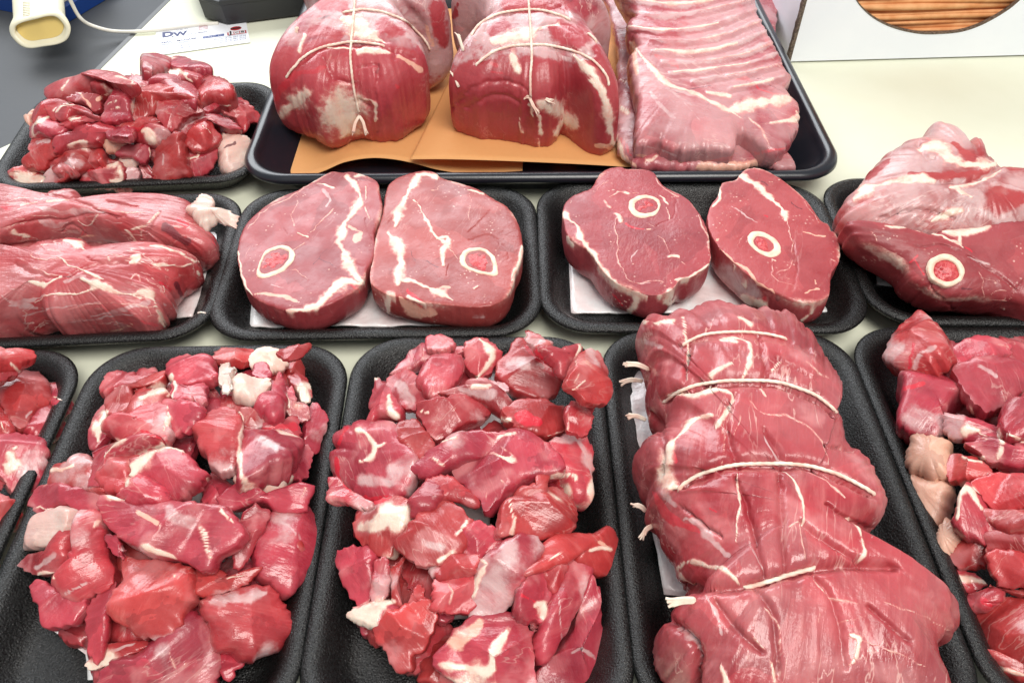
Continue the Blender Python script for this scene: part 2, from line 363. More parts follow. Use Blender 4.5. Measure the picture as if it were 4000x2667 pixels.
def cushion(poly, c, n, up, dn, p=3.2, pb=3.0, seed=0, nr=84, ns=26, facets=3, fstr=0.5, fit=3, floor=0.0052,
            rough=0.0012, amp=0.0016, strokes=(), fat=0.0, silver=0.0, bscale=1.0, mat_='cube_meat', name='meat_chunk', parent=None, smooth_poly=True, fibdir=None, ztop=None, sharp=1.0, edge=0.0, topfit=False, grow=1.0, gdep=0.0022, fdisp=0.25, frontcut=0, wobk=1.0, fk=60, damp=1.0):
    rng = np.random.RandomState(seed)
    n = n/np.linalg.norm(n); e1 = np.cross([0, 1.0, 0], n); e1 /= np.linalg.norm(e1); e2 = np.cross(n, e1)
    per = 5
    Pp = catmull(poly, per) if smooth_poly else np.asarray(poly, float)
    if smooth_poly:   # keep corners a little sharper than the spline would
        lin = resample(np.asarray(poly, float), len(Pp)*1); 
    Pp = resample(Pp, nr)
    target = Pp.copy(); cpx = pcentroid(Pp)
    W = on_plane(Pp, c, n) - c; B = np.stack([W @ e1, W @ e2], 1)
    cw = on_plane(cpx[None], c, n)[0] - c; c2 = np.array([cw @ e1, cw @ e2])
    if np.sum(B[:, 0]*np.roll(B[:, 1], -1)-B[:, 1]*np.roll(B[:, 0], -1)) < 0: B = B[::-1].copy(); Pp = Pp[::-1].copy(); target = Pp
    # keep the outline star shaped about its centre, so that no ring folds over itself
    an = np.unwrap(np.arctan2(B[:, 1]-c2[1], B[:, 0]-c2[0])); ra = np.hypot(*(B-c2).T); mn = np.maximum.accumulate(an)
    st = 2*np.pi/nr; mono = mn.copy()
    for q in range(1, nr): mono[q] = max(mono[q], mono[q-1]+0.12*st)
    mono = np.minimum(mono, mono[0]+2*np.pi-0.12*st*(nr-np.arange(nr)))
    if nr > 180: kk_ = np.hanning(15)[1:-1]; kk_ /= kk_.sum(); ra = np.convolve(np.r_[ra[-20:], ra, ra[:20]], kk_, 'same')[20:-20]
    if np.abs(mono-an).max() < 0.5 and an[-1]-an[0] > 5: B = c2+np.stack([np.cos(mono), np.sin(mono)], 1)*ra[:, None]
    R = np.abs(B-c2).mean()*1.3
    a = np.linspace(0, np.pi/2, 240); rh = np.sin(a)**(2/p); hh = np.cos(a)**(2/p)
    sc = up/R
    Lc = np.r_[0, np.cumsum(np.hypot(np.diff(rh), np.diff(hh)*sc))]; t = np.linspace(0, Lc[-1], ns+1)[1:]
    rho = np.interp(t, Lc, rh); hgt = np.interp(t, Lc, hh)
    nb = max(5, int(ns*0.45)); ab = np.linspace(np.pi/2, 0, nb+2)[1:-1]; rb = np.sin(ab)**(2/pb); hb = -np.cos(ab)**(2/pb)
    RHO = np.r_[rho, rb*(1+(bscale-1)*np.linspace(0, 1, nb))]; H = np.r_[hgt*up, hb*dn]
    gr = rng.normal(size=(facets, 2)) if facets else np.zeros((0, 2)); of = rng.uniform(0.75, 1.1, size=facets)
    if facets: gr *= (fstr*rng.uniform(0.5, 1.2, size=facets)/np.linalg.norm(gr, axis=1))[:, None]
    nrg = len(RHO)
    def build(B):
        U = c2 + (B-c2)[None]*RHO[:, None, None]
        w_ = np.repeat(H[:, None], nr, 1)
        if facets:
            q = (U-c2)/R; f = np.min(of[:, None, None] + np.einsum('kd,rjd->krj', gr, q), 0); f = np.clip(f, 0.25, 1.3)
            w_ = np.where(w_ > 0, w_*f, w_)
        U = U.reshape(-1, 2); w_ = w_.reshape(-1)
        top = up*(min(of) if facets else 1)
        U = np.vstack([c2, U, c2]); w_ = np.r_[top, w_, -dn]
        return c + U[:, :1]*e1 + U[:, 1:]*e2 + w_[:, None]*n
    ang_t = np.arctan2(*(target-cpx).T[::-1]); rad_t = np.hypot(*(target-cpx).T)*grow
    for it in range(fit):
        V = build(B); V[:, 2] = np.maximum(V[:, 2], floor)
        if topfit: V = V[:1+nr*ns]
        q = proj(V)-cpx
        ang = np.arctan2(q[:, 1], q[:, 0]); rad = np.hypot(q[:, 0], q[:, 1])
        bins = 48; ix = ((ang+np.pi)/(2*np.pi)*bins).astype(int) % bins
        ext = np.zeros(bins); np.maximum.at(ext, ix, rad)
        it_ = ((ang_t+np.pi)/(2*np.pi)*bins).astype(int) % bins
        tg = np.zeros(bins); np.maximum.at(tg, it_, rad_t)
        ok = (tg > 0) & (ext > 0); bc = (np.arange(bins)+0.5)/bins*2*np.pi-np.pi
        ratio = np.interp(ang_t, bc[ok], np.clip(tg[ok]/ext[ok], 0.72, 1.25)**damp, period=2*np.pi)
        k = np.array([0.25, 0.5, 0.25]); ratio = np.convolve(np.r_[ratio[-30:], ratio, ratio[:30]], np.hanning(2*max(1, nr//fk)+3)/np.hanning(2*max(1, nr//fk)+3).sum(), 'same')[30:-30]
        B = c2 + (B-c2)*ratio[:, None]
    # ragged outline
    bl = np.c_[B*300, np.zeros(nr)]
    B = c2 + (B-c2)*(1 + rough/R*(fbm(bl, seed, 3)) + 0.5*rough/R*noise(bl*3.3, seed+40))[:, None]
    V = build(B); M = len(V)
    F = [(0, 1+j, 1+(j+1) % nr) for j in range(nr)]
    for k in range(nrg-1):
        a0 = 1+k*nr; b0 = a0+nr
        for j in range(nr): j2 = (j+1) % nr; F.append((a0+j, b0+j, b0+j2, a0+j2))
    l0 = 1+(nrg-1)*nr; F += [(M-1, l0+(j+1) % nr, l0+j) for j in range(nr)]
    Nn = grid_normals(V, F)
    Nn[0] = n; Nn[-1] = -n
    fd = rng.uniform(0, np.pi) if fibdir is None else fibdir
    d1 = math.cos(fd)*e1+math.sin(fd)*e2; d2 = np.cross(n, d1); Vl = V-c
    fib = np.stack([Vl @ d1, Vl @ d2, Vl @ n], 1)
    off = rng.uniform(-9, 9, 3)
    warp = fbm(V*38+off, seed+5, 2)[:, None]*0.006
    dsp = amp*fbm(V*(26/ max(R/0.018, 1)**0.5)+off, seed+1, 2) + amp*fdisp*fbm((fib+warp)*np.array([28, 120, 60])+off, seed+2, 2)
    rd = 1-np.abs(fbm(V*55+off, seed+3, 2)); dsp += amp*0.55*sharp*(np.clip(rd, 0.4, 1)-0.8)*1.6
    P2 = proj(V); view = CAM-V; view /= np.linalg.norm(view, axis=1)[:, None]; facing = np.clip((np.einsum('ij,ij->i', Nn, view)+0.25)*3, 0, 1)
    wob = np.stack([fbm(V*130+off, seed+7, 3), fbm(V*130-off, seed+8, 3)], 1)*7*wobk; P2w = P2+wob; brk = fbm(V*210+off, seed+9, 3)
    A = {k: np.zeros(M) for k in ('fat', 'silver', 'blood', 'dark', 'peach', 'muscle')}
    lo, hi = P2.min(0)-60, P2.max(0)+60
    kk = {'f': 'fat', 's': 'silver', 'b': 'blood', 'd': 'dark', 'p': 'peach', 'm': 'muscle'}
    for k, w_, pts, al in strokes:
        if (pts.max(0) < lo).any() or (pts.min(0) > hi).any(): continue
        tt = np.linspace(0, 1, len(pts)); q3 = np.c_[pts/38.0, np.full(len(pts), 3.3)]
        if k in 'gGr': wl = w_*(0.5+0.5*np.sin(np.pi*tt)**0.5)
        else: wl = w_*(0.42+0.68*np.sin(np.pi*(0.04+0.92*tt))**0.6)*np.clip(1+0.75*noise(q3, 17)+0.35*noise(q3*2.7, 18), 0.3, 1.9)
        wl = np.maximum(wl, 1.2)
        if k in kk:
            d = seg_dist(P2w, pts, wl)*(1+0.30*brk*wobk)
            v = np.clip(0.5+(1-d)*0.62, 0, 1)*facing*al; A[kk[k]] = np.maximum(A[kk[k]], v)
            if k == 'f': dsp += 0.0003*np.clip(v*1.5-0.4, 0, 1)
        else:
            d = seg_dist(P2w, pts, wl*1.6)
            dsp += {'g': -gdep, 'G': -gdep*2.0, 'r': gdep*1.1}[k]*np.exp(-d**1.6)*facing
    if frontcut:   # the cut end that faces the front of the counter is bare muscle
        A['muscle'] = np.maximum(A['muscle'], np.clip((V[:, 1].min()+frontcut+0.012*fbm(V*32+off, seed+21, 3)-0.35*np.maximum(V[:, 2]-0.05, 0)-V[:, 1])/0.008, 0, 1))
    if fat: A['fat'] = np.maximum(A['fat'], np.clip((fbm(V*42+off*2, seed+11, 3)-(0.62-fat))*2.2+0.4, 0, 1)*(fat > 0)*(fbm(V*42+off*2, seed+11, 3) > 0.62-fat-0.2))
    if silver: A['silver'] = np.maximum(A['silver'], np.clip((fbm(V*34-off, seed+12, 3)-(0.5-silver))*1.8, 0, 1))
    if edge:   # pale rim where the outer fat shows round a cut face
        rr = np.r_[0, np.repeat(RHO*(H >= 0), nr), 0]
        A['fat'] = np.maximum(A['fat'], np.clip((rr-0.955)*edge*18+fbm(V*45+off, seed+13, 3)*0.5, 0, 0.95)*(rr > 0.93))
    V = V+Nn*dsp[:, None]
    V[:, 2] = np.maximum(V[:, 2], floor+0.0002*noise(V*300, 3))
    A['fib'] = fib+off*0.1
    o = mk(name, V, F, mat_, parent, attrs=A)
    return o, V, F
def host(V, F): return BVHTree.FromPolygons(V.tolist(), F)
def cast(bvh, px):
    out = []
    for r in rays(px):
        r = r/np.linalg.norm(r); h = bvh.ray_cast(Vector(CAM), Vector(r))
        if h[0] is not None:
            nrm = np.array(h[1]); nrm = nrm if nrm @ r < 0 else -nrm
            out.append((np.array(h[0]), nrm))
    return out
def bone_ring(bvh, zm, outer, inner, parent, lift=0.0002):
    def ringpts(poly, l):
        P = resample(catmull(zm(poly), 6), 56); H_ = cast(bvh, P); 
        pts = np.array([h[0] for h in H_]); c_ = pts.mean(0); u_, s_, vt = np.linalg.svd(pts-c_); nn_ = vt[2]*np.sign(vt[2] @ (CAM-c_))
        W = on_plane(P, c_, nn_); return W, nn_, c_
    Wo, nn_, c_ = ringpts(outer, 0); P = resample(catmull(zm(inner), 6), 56); Wi = on_plane(P, c_, nn_)
    Wo = c_+(Wo-c_)*(1+0.045*fbm(Wo*260, 6, 3))[:, None]; Wi = c_+(Wi-c_)*(0.97+0.05*fbm(Wi*330, 8, 3))[:, None]
    k0 = np.argmin(np.linalg.norm(Wi-Wo[0], axis=1)); Wi = np.roll(Wi, -k0, 0)
    if np.linalg.norm(Wi[10]-Wo[10]) > np.linalg.norm(Wi[-10]-Wo[10]): Wi = np.roll(Wi[::-1], 1, 0)
    up = lambda W, h: W + nn_*h
    mid = (Wo+Wi)/2; wv = 0.0002*noise(mid*400, 9)[:, None]*nn_
    R = [up(Wo, -0.006), up(Wo, lift), up(Wo*0.85+Wi*0.15, lift+0.0003)+wv, up(mid, lift+0.0004)+wv, up(Wo*0.15+Wi*0.85, lift+0.0003), up(Wi, lift-0.0003), up(Wi, -0.006)]
    V, F = loft(R, False, False); n_ = 56
    F += [((len(R)-1)*n_+j, (len(R)-1)*n_+(j+1) % n_, (j+1) % n_, j) for j in range(n_)]
    b = mk('bone', V, F, 'bone', parent)
    ci = Wi.mean(0); R = [up(ci+(Wi-ci)*s, lift-0.0007+0.0009*(1-s*s)) + (0.0005*noise((ci+(Wi-ci)*s)*350, 4))[:, None]*nn_ for s in (1.02, 0.9, 0.75, 0.6, 0.45, 0.3, 0.15)]
    R = [up(Wi, -0.006)]+R; V, F = loft(R); mk('marrow', V, F, 'marrow', b)
def twine(bvh, zm, pts, parent, r=0.0009, per=10):
    P = catmull(zm(pts), per, False); H_ = cast(bvh, P)
    if len(H_) < 3: return
    Q = np.array([h[0]+h[1]*r*0.75 for h in H_]); Q[1:-1] = (Q[:-2]+2*Q[1:-1]+Q[2:])/4; Q[1:-1] = (Q[:-2]+2*Q[1:-1]+Q[2:])/4
    n_ = max(12, int(np.linalg.norm(np.diff(Q, axis=0), axis=1).sum()/0.0011)); Q = resample(Q, n_, False)
    Q[0] -= np.array(H_[0][1])*0.002; Q[-1] -= np.array(H_[-1][1])*0.002
    V, F = tube(Q, r, 9, 0.35); mk('twine', V, F, 'twine', parent)
def tuft(bvh, zm, pts, parent, r=0.0010, z=None):
    P = zm(pts); H_ = cast(bvh, P[-1:]) or cast(bvh, P[:1])
    if H_: base, nv = H_[0]
    else: base = G(P[-1:], z or 0.03)[0]; nv = np.array([0, 0, 1.0])
    Q = on_plane(P, base+nv*0.001, -FW); Q = resample(Q, 14, False); Q[:, 2] += 0.0012*np.sin(np.linspace(0, 3, 14))
    rng = random.Random(int(P[0][0])); allV, allF, nV = [], [], 0
    d0 = Q[0]-Q[3]; d0 /= np.linalg.norm(d0)
    for k in range(9):                 # loose plies that splay towards the cut end
        a = 2*math.pi*k/9; o1 = np.array([math.cos(a), math.sin(a)*0.6, math.sin(a)])*r*0.55
        spl = np.linspace(rng.uniform(1.1, 1.7), 0.9, 14)[:, None]**1.2
        C = Q+o1*spl+d0*rng.uniform(-0.001, 0.0016)*np.linspace(1, 0, 14)[:, None]; C[:4] += np.array([rng.uniform(-1, 1) for _ in range(3)])*0.0003*np.array([[3], [2], [1], [.4]])
        v, f = tube(C, r*np.linspace(0.42, 0.6, 14), 6); allV.append(v); allF += [tuple(i+nV for i in t) for t in f]; nV += len(v)
    mk('twine_end', np.vstack(allV), allF, 'twine', parent)
def settle(o):
    c = recentre(o)
    for ch in list(o.children): ch.location = Vector(ch.location)-Vector(c)
z1 = Z(850, 640, 1.7422); z2 = Z(2080, 600, 1.7818); z3 = Z(3150, 450, 1.7424); z4 = Z(950, 0, 1.5174); z5 = Z(2300, 0, 1.3835); z6 = Z(0, 700, 2.24); z7 = Z(2350, 1150, 1.0333)
zb = Z(0, 1300, 1.1474); zc = Z(1150, 1250, 1.1067); zt = Z(0, 0, 2.0627)
def big(zm, poly, at, z, n, **k):
    P = zm(poly); c = G(zm([at]), z)[0]
    return cushion(P, c, np.array(n, float), nr=k.pop('nr', 300), ns=k.pop('ns', 110), **k)

# ---- leg steaks
def steak(zm, face, at, z, thick, label, strokes, outer, inner, seed, n=(0, 0, 1), bs=0.93, mt='steak_face'):
    o, V, F = big(zm, face, at, z, n, up=0.0030, dn=thick, p=9, pb=5, fdisp=0, seed=seed, fit=0, facets=0, rough=0.0002, amp=0.0011, sharp=0.0, gdep=0.0005,
                  strokes=strokes_for(zm, strokes), mat_=mt, name='leg_steak', bscale=bs, edge=0.35, fibdir=1.2)
    bone_ring(host(V, F), zm, outer, inner, o); tag(o, label, 'steak', 'leg steaks in the middle trays'); settle(o); return o
ell = lambda cx, cy, a, b, rot, n=14: [(cx+a*math.cos(t)*math.cos(rot)-b*math.sin(t)*math.sin(rot), cy+a*math.cos(t)*math.sin(rot)+b*math.sin(t)*math.cos(rot)) for t in np.linspace(0, 2*math.pi, n, endpoint=False)]
steak(z1, [(640,140),(740,75),(800,55),(860,75),(905,62),(960,80),(1040,110),(1092,135),(1100,215),(1118,300),(1100,400),(1075,450),(1055,520),(1078,580),(1060,660),(1010,740),(1005,800),(950,870),(850,930),(740,985),(620,1020),(500,1020),(380,985),(280,945),(210,880),(170,800),(145,700),(145,590),(190,460),(270,370),(400,265),(550,195)],
      (620, 540), 0.031, 0.026, 'left leg steak in the left pair, its oval bone near the lower left edge', '''
f 26 882,78 905,120 945,180 965,250 940,320 895,375; f 40 880,400 840,490 830,560 870,620 905,690 940,760 990,800; f 30 980,810 880,810 800,850 720,930 600,990 480,1000
f 5 550,200 540,280 510,350 520,430; f 9 790,320 700,400 640,470; f 17 560,480 620,505; f 9 600,540 540,580 495,600; g 6 430,340 440,420 480,480
f 5 260,780 380,745 500,720 590,760 625,790; s 10 360,830 450,842; f 4 200,640 220,580 290,540; f 12 670,130 730,145 790,165; s 26 720,180 770,240 740,300; p 17 250,890 400,895 550,925
f 11 150,600 158,740 190,830 235,890; f 6 200,450 300,345 480,232 640,140; b 15 585,495 620,500; d 6 740,590 650,680; d 5 820,700 700,640; p 26 900,430 990,480 920,520; f 10 1010,300 1030,380; b 20 900,830 980,850; g 12 1000,380 1050,520; g 12 870,640 1000,700; f 30 950,90 990,70; f 12 1000,160 1010,240''',
      [(280,690),(310,612),(375,568),(450,556),(512,588),(522,640),(482,702),(405,752),(325,778),(275,772),(266,730)], [(288,695),(322,622),(385,585),(448,577),(486,606),(474,662),(415,716),(338,745),(295,748),(280,725)], 11)
steak(z1, [(1305,82),(1350,65),(1440,60),(1490,75),(1520,112),(1650,150),(1800,205),(1900,280),(1950,300),(2020,395),(2060,510),(2068,640),(2030,740),(2005,850),(1960,930),(1850,985),(1700,990),(1560,975),(1400,960),(1250,930),(1120,890),(1040,830),(1032,760),(1060,650),(1080,520),(1120,400),(1140,300),(1150,210),(1190,130)],
      (1550, 560), 0.032, 0.027, 'right leg steak of the left pair, a round bone at its lower right', '''
f 28 1375,80 1320,170 1270,260 1225,350 1205,430; f 44 1170,470 1225,560 1255,650 1225,750 1225,820; f 13 1340,250 1400,350 1450,450 1500,520 1560,560; f 20 1490,520 1560,500 1570,540 1530,600 1535,690; f 8 1560,570 1640,640
f 4 1720,210 1722,300 1715,390; f 13 1700,180 1810,215; f 7 1450,190 1540,148; f 22 1360,70 1470,82 1500,110; g 5 1700,515 1850,500 1950,570 1990,640; g 7 1860,330 1780,410 1700,470; f 26 1220,800 1350,800 1500,870 1590,930
b 24 1300,860 1380,940 1375,1020; p 60 1240,900 1330,990 1480,1010; f 22 1300,900 1420,960; g 6 1570,690 1560,760; f 15 1735,850 1770,835; p 16 1520,840 1570,830; f 12 2062,560 2042,680 2003,800; f 6 1370,300 1400,370; d 8 1310,600 1350,640; d 8 1420,640 1500,700; f 22 1140,1060 1180,900 1230,960; s 40 1600,1000 1800,1040; g 8 1240,300 1160,400''',
      [(1648,655),(1668,600),(1735,572),(1820,582),(1882,632),(1905,705),(1892,762),(1800,752),(1705,722),(1655,690)], [(1684,645),(1702,606),(1750,590),(1815,600),(1858,640),(1876,700),(1862,738),(1795,732),(1720,708),(1688,678)], 12)
steak(z2, [(490,150),(560,125),(620,112),(640,135),(750,128),(840,142),(870,190),(920,250),(1010,290),(1090,340),(1150,430),(1190,520),(1222,640),(1240,760),(1200,820),(1150,850),(1120,880),(1040,880),(1000,940),(940,985),(830,1010),(720,975),(590,920),(500,850),(440,760),(400,700),(300,640),(240,580),(215,480),(215,400),(240,340),(340,295),(420,270),(450,210)],
      (760, 560), 0.034, 0.029, 'thick leg steak with a small round bone near its top, left in the right pair', '''
f 30 225,420 300,500 350,600 420,690 480,800 560,900 680,970 800,1010; f 7 585,440 582,520 600,720 640,830 700,880 800,880 920,880; f 18 990,870 1060,880 1130,830 1232,775; f 9 505,335 520,370 545,385; f 9 430,270 520,205; f 7 860,170 920,240 1020,290
f 22 580,425 620,470; f 4 870,570 920,620 950,690; f 20 950,710 1020,718; s 4 690,750 705,700 740,670; f 4 1020,730 1100,820; b 18 650,490 770,522; p 15 790,527 820,522; g 4 1000,300 990,420 940,470 870,490; f 6 1150,430 1210,600 1240,760; f 14 890,300 940,350; f 10 930,380 950,460; f 8 800,480 850,495; f 5 540,300 620,270 740,280
f 22 740,1010 660,1130 620,1200; f 15 560,1060 560,1170; f 44 960,950 975,1060 900,1000; f 20 250,580 300,640; g 9 420,760 300,800; s 14 740,885 820,890; g 10 440,1000 560,950; b 20 500,940 620,1060''',
      ell(778,368,113,79,-0.05), ell(793,363,82,54,-0.05), 13, bs=0.97)
steak(z2, [(1312,212),(1400,202),(1450,140),(1490,110),(1590,115),(1700,170),(1830,270),(1920,370),(2000,490),(2066,510),(2060,560),(2112,572),(2135,700),(2132,780),(2080,850),(2062,1000),(2000,1040),(1880,1055),(1780,1025),(1650,965),(1530,890),(1400,780),(1290,670),(1230,560),(1212,450),(1240,360),(1290,300)],
      (1680, 600), 0.033, 0.028, 'right leg steak of the right pair, an oval bone mid face', '''
f 28 1440,150 1560,205 1650,285 1740,370 1765,460; f 6 1770,470 1800,560 1810,690; f 15 1300,220 1300,300 1250,360; p 16 1300,670 1400,740 1500,820 1600,920 1690,960; s 4 1390,360 1480,430 1560,470; f 4 1460,580 1420,640; f 4 1670,730 1660,800 1720,900 1820,920
f 15 1665,738 1690,745; f 4 1710,830 1790,800 1800,750; f 5 1900,340 2000,480; d 24 1700,980 1800,1060; p 11 1880,550 2040,568; p 12 1890,960 2000,950; p 10 1975,880 1975,910; p 10 1280,600 1300,605; f 9 2080,740 2110,745; d 5 1800,330 1880,380; b 12 1620,430 1640,440
s 80 1330,800 1420,900 1560,980; f 20 1400,760 1480,930; f 60 1480,1000 1620,1060; b 12 1490,1000 1640,1020; f 18 1880,1150 2020,1040; g 8 1810,600 1850,800 1800,960; d 6 1590,190 1640,210''',
      ell(1612,630,128,72,0.52), ell(1608,630,76,48,0.5), 14, bs=0.92)
pad(z1, [(262,640),(1560,620),(1600,1105),(222,1118)], 'white absorbent pad under the left pair of leg steaks', 0.0009)
pad(z2, [(250,700),(1900,700),(2050,1110),(268,1118)], 'white absorbent pad under the right pair of leg steaks', 0.0009)

# ---- big bone in leg at the right edge
o, V, F = big(z3, [(232,745),(262,620),(345,520),(400,430),(500,320),(600,240),(700,190),(765,175),(830,90),(910,62),(975,112),(1100,118),(1190,200),(1260,290),(1340,345),(1500,380),(1760,450),(1900,620),(1760,900),(1300,930),(1000,920),(700,900),(400,860)], (850, 560), 0.048, (0, -0.25, 1),
    up=0.030, dn=0.040, p=2.6, seed=21, facets=2, fstr=0.15, fit=3, sharp=0.2, topfit=True, rough=0.0012, amp=0.0016, fdisp=0.08, gdep=0.0022, mat_='fascia_meat', name='lamb_shank', silver=0.15, strokes=strokes_for(z3, '''
f 42 340,570 430,500 560,455 740,425 880,435; s 44 480,450 650,340 760,300; f 44 770,240 880,215 950,270 1020,315 1200,335 1290,330; s 40 700,560 780,600 750,680 820,740; s 90 950,520 900,650; f 34 1000,480 1130,560; s 18 1130,500 1300,475 1480,510; s 30 1180,420 1320,365
s 44 300,600 420,640; s 70 400,620 700,670; f 36 850,720 1000,660 1050,640; b 16 810,150 850,200; d 9 970,268 995,272; g 22 440,470 640,440 900,450 1150,430 1330,350; g 20 760,190 820,290 880,300; s 80 480,540 800,500; f 20 1320,370 1180,440 980,480; g 16 500,700 800,640 1000,700; s 50 600,600 640,700; m 130 1300,600 1500,560; m 60 1000,200 1120,290; m 60 420,420 560,320; m 40 700,400 1100,400 1250,360''')) 
tag(o, 'pale fascia covered shank half behind the bone in leg at the right edge', 'lamb shank'); settle(o)
o, V, F = big(z3, [(233,765),(300,732),(520,750),(850,780),(1100,775),(1240,748),(1400,712),(1760,740),(1900,1000),(1760,1370),(1480,1412),(1300,1400),(1150,1370),(980,1342),(800,1330),(640,1240),(540,1165),(420,1050),(330,950),(262,840)], (900, 1050), 0.040, (0, -0.42, 1),
    up=0.012, dn=0.034, p=3.4, seed=22, facets=0, fit=3, rough=0.0008, amp=0.0011, sharp=0.4, gdep=0.0010, mat_='steak_face', name='bone_in_leg', edge=0.3, fibdir=0.3, strokes=strokes_for(z3, '''
f 12 530,765 850,795 1000,850 1060,905; f 30 930,785 1100,795 1240,758; f 26 1040,800 1050,880; f 7 430,990 560,985 655,980; f 5 1200,1110 1290,1130; f 5 1170,1070 1200,1125 1190,1190 1220,1250; f 5 1220,1252 1380,1265 1418,1150; f 6 1250,1220 1310,1190 1370,1196; s 12 1100,970 1250,1000
f 14 1320,1310 1350,1315; b 16 700,1000 760,960; b 18 1080,900 1130,930; g 12 1100,960 1280,1060 1420,1180; g 10 1420,1190 1500,1120; g 7 860,1140 880,1220 1000,1320; g 6 740,900 900,880 1040,920; f 8 440,790 480,860; f 6 420,860 430,930; f 8 370,960 400,990; b 22 740,980 800,1090; d 12 1060,1180 1120,1190'''))
bone_ring(host(V, F), z3, ell(937,1065,130,105,0.35), ell(940,1069,89,72,0.3), o, 0.0030)
tag(o, 'large bone in leg at the right edge, round marrow bone in its face', 'leg of lamb'); settle(o)
pad(z3, [(460,800),(1500,800),(1600,1260),(478,1155)], 'white absorbent pad peeping out under the bone in leg', 0.0006)

# ---- long loins at the left edge
o, V, F = big(z6, [(-260,110),(60,105),(200,100),(330,95),(380,85),(440,95),(640,95),(700,110),(800,140),(940,200),(1250,222),(1500,215),(1620,250),(1720,270),(1780,420),(1860,510),(1945,640),(1900,690),(1760,715),(1640,680),(1500,640),(1240,640),(900,640),(500,640),(100,660),(-260,660)], (800, 400), 0.030, (0, -0.12, 1),
    up=0.021, dn=0.026, p=2.6, seed=31, facets=0, nr=320, rough=0.0012, amp=0.0015, sharp=0.1, fk=24, gdep=0.0010, mat_='loin_meat', name='lamb_loin', fibdir=0.0, strokes=strokes_for(z6, '''
s 24 350,370 500,400 600,380; f 15 690,370 740,400 790,390 850,330 860,300; f 26 100,440 150,480 250,500; f 20 1150,430 1260,400 1380,310; f 22 1100,450 1170,510 1210,590; f 14 1240,440 1230,590; s 17 430,130 560,110 700,105; f 6 30,430 120,400 250,370; f 8 640,360 540,420; b 16 700,520 750,430 770,410
b 50 1580,360 1630,400; p 26 700,520 840,510; b 34 1860,520 1900,640; g 20 1400,310 1300,440 1250,590; d 90 1450,430 1650,560; b 20 1150,450 1240,430; g 16 0,430 250,370 600,350 860,300 1100,330; g 14 400,130 700,200 1000,330; p 18 420,200 600,180; p 16 180,220 320,200; s 34 300,240 600,290 900,280; f 9 860,250 1100,300 1300,290; f 8 260,320 520,330; s 30 900,360 1060,380; G 22 -100,600 400,580 900,590 1240,640; g 12 540,460 640,400 760,500; s 12 20,150 100,140; g 12 940,200 1200,240; b 40 0,230 80,250'''))
tag(o, 'rear loin at the left edge, ending in a dark red knob with a white flap', 'loin'); 
cap, V2, F2 = big(z6, [(1625,285),(1690,200),(1740,145),(1800,128),(1850,160),(1880,215),(1900,285),(1960,272),(2010,278),(2070,310),(2112,335),(2090,430),(2040,440),(1990,430),(1930,405),(1870,420),(1830,460),(1790,465),(1740,410),(1700,350)], (1840, 330), 0.040, (0.1, -0.35, 1),
    up=0.010, dn=0.003, p=2.2, seed=33, facets=3, fstr=0.75, nr=120, ns=40, rough=0.001, amp=0.0028, sharp=0, mat_='fat_tissue', name='cartilage_flap', parent=o)
settle(o)
o, V, F = big(z6, [(-260,660),(-60,640),(150,592),(300,560),(530,540),(700,545),(900,562),(1150,590),(1420,600),(1600,652),(1770,742),(1745,850),(1690,900),(1640,1050),(1590,1160),(1500,1230),(1475,1320),(1330,1365),(1100,1362),(900,1352),(600,1372),(300,1374),(-60,1372),(-260,1370)], (700, 950), 0.026, (0.02, -0.16, 1),
    up=0.024, dn=0.024, p=2.8, seed=32, facets=0, nr=320, rough=0.0012, amp=0.0015, sharp=0.1, fk=24, gdep=0.0010, mat_='loin_meat', name='lamb_loin', fibdir=-0.15, strokes=strokes_for(z6, '''
f 27 250,900 350,930 450,880 540,850; f 34 720,880 860,930 1000,970 1150,1010 1300,1010 1400,1180 1430,1300; f 18 1330,750 1500,765 1690,740; f 22 1150,690 1200,700 1150,745; f 9 300,640 290,680 400,712 620,712; f 24 570,550 700,580 750,625; f 18 1320,595 1500,625 1740,735
f 15 1715,750 1745,860; f 13 940,660 960,700; s 28 580,905 700,860 760,880; s 24 80,1090 250,1060 400,1020; s 18 0,970 200,960; f 9 1130,885 1200,840 1220,900; s 22 500,800 620,820; f 30 1120,1000 1230,1060; d 60 1560,900 1620,1080; b 26 1400,900 1520,960; b 30 1250,1250 1380,1280; p 20 980,1330 1150,1270
g 20 150,740 300,830 500,850; g 16 600,860 900,740 1150,760; g 22 720,900 1000,990 1300,1040; f 12 860,930 700,1000 480,1010 300,1070; f 10 500,690 700,790 900,880; s 26 1300,1080 1100,1140 800,1180; f 9 180,700 340,800 520,840; f 8 1000,1090 1200,1110 1380,1120; s 14 200,1180 500,1120 900,1060; s 9 560,1240 900,1200 1250,1170; s 18 20,1020 150,1080 340,1110; f 7 600,1130 800,1080 1000,1075; d 10 540,850 640,850; d 5 1320,1010 1350,1070; g 10 760,690 900,750; f 10 1420,920 1450,980; f 8 1280,870 1300,900; s 14 1440,1090 1500,1150; f 9 640,1330 660,1300'''))
tag(o, 'front loin at the left edge, streaked with white sinew down its middle', 'loin'); settle(o)
pad(z6, [(300,560),(1960,470),(1690,1215),(0,1230)], 'white absorbent pad under the two loins', 0.0008)
tag(mk('gristle_scrap', *tube(G(z6([(1728,1172),(1755,1163),(1800,1172)]), 0.021), 0.0006, 6), 'fat_tissue'), 'tiny white scrap on the rim beside the front loin', 'scrap')

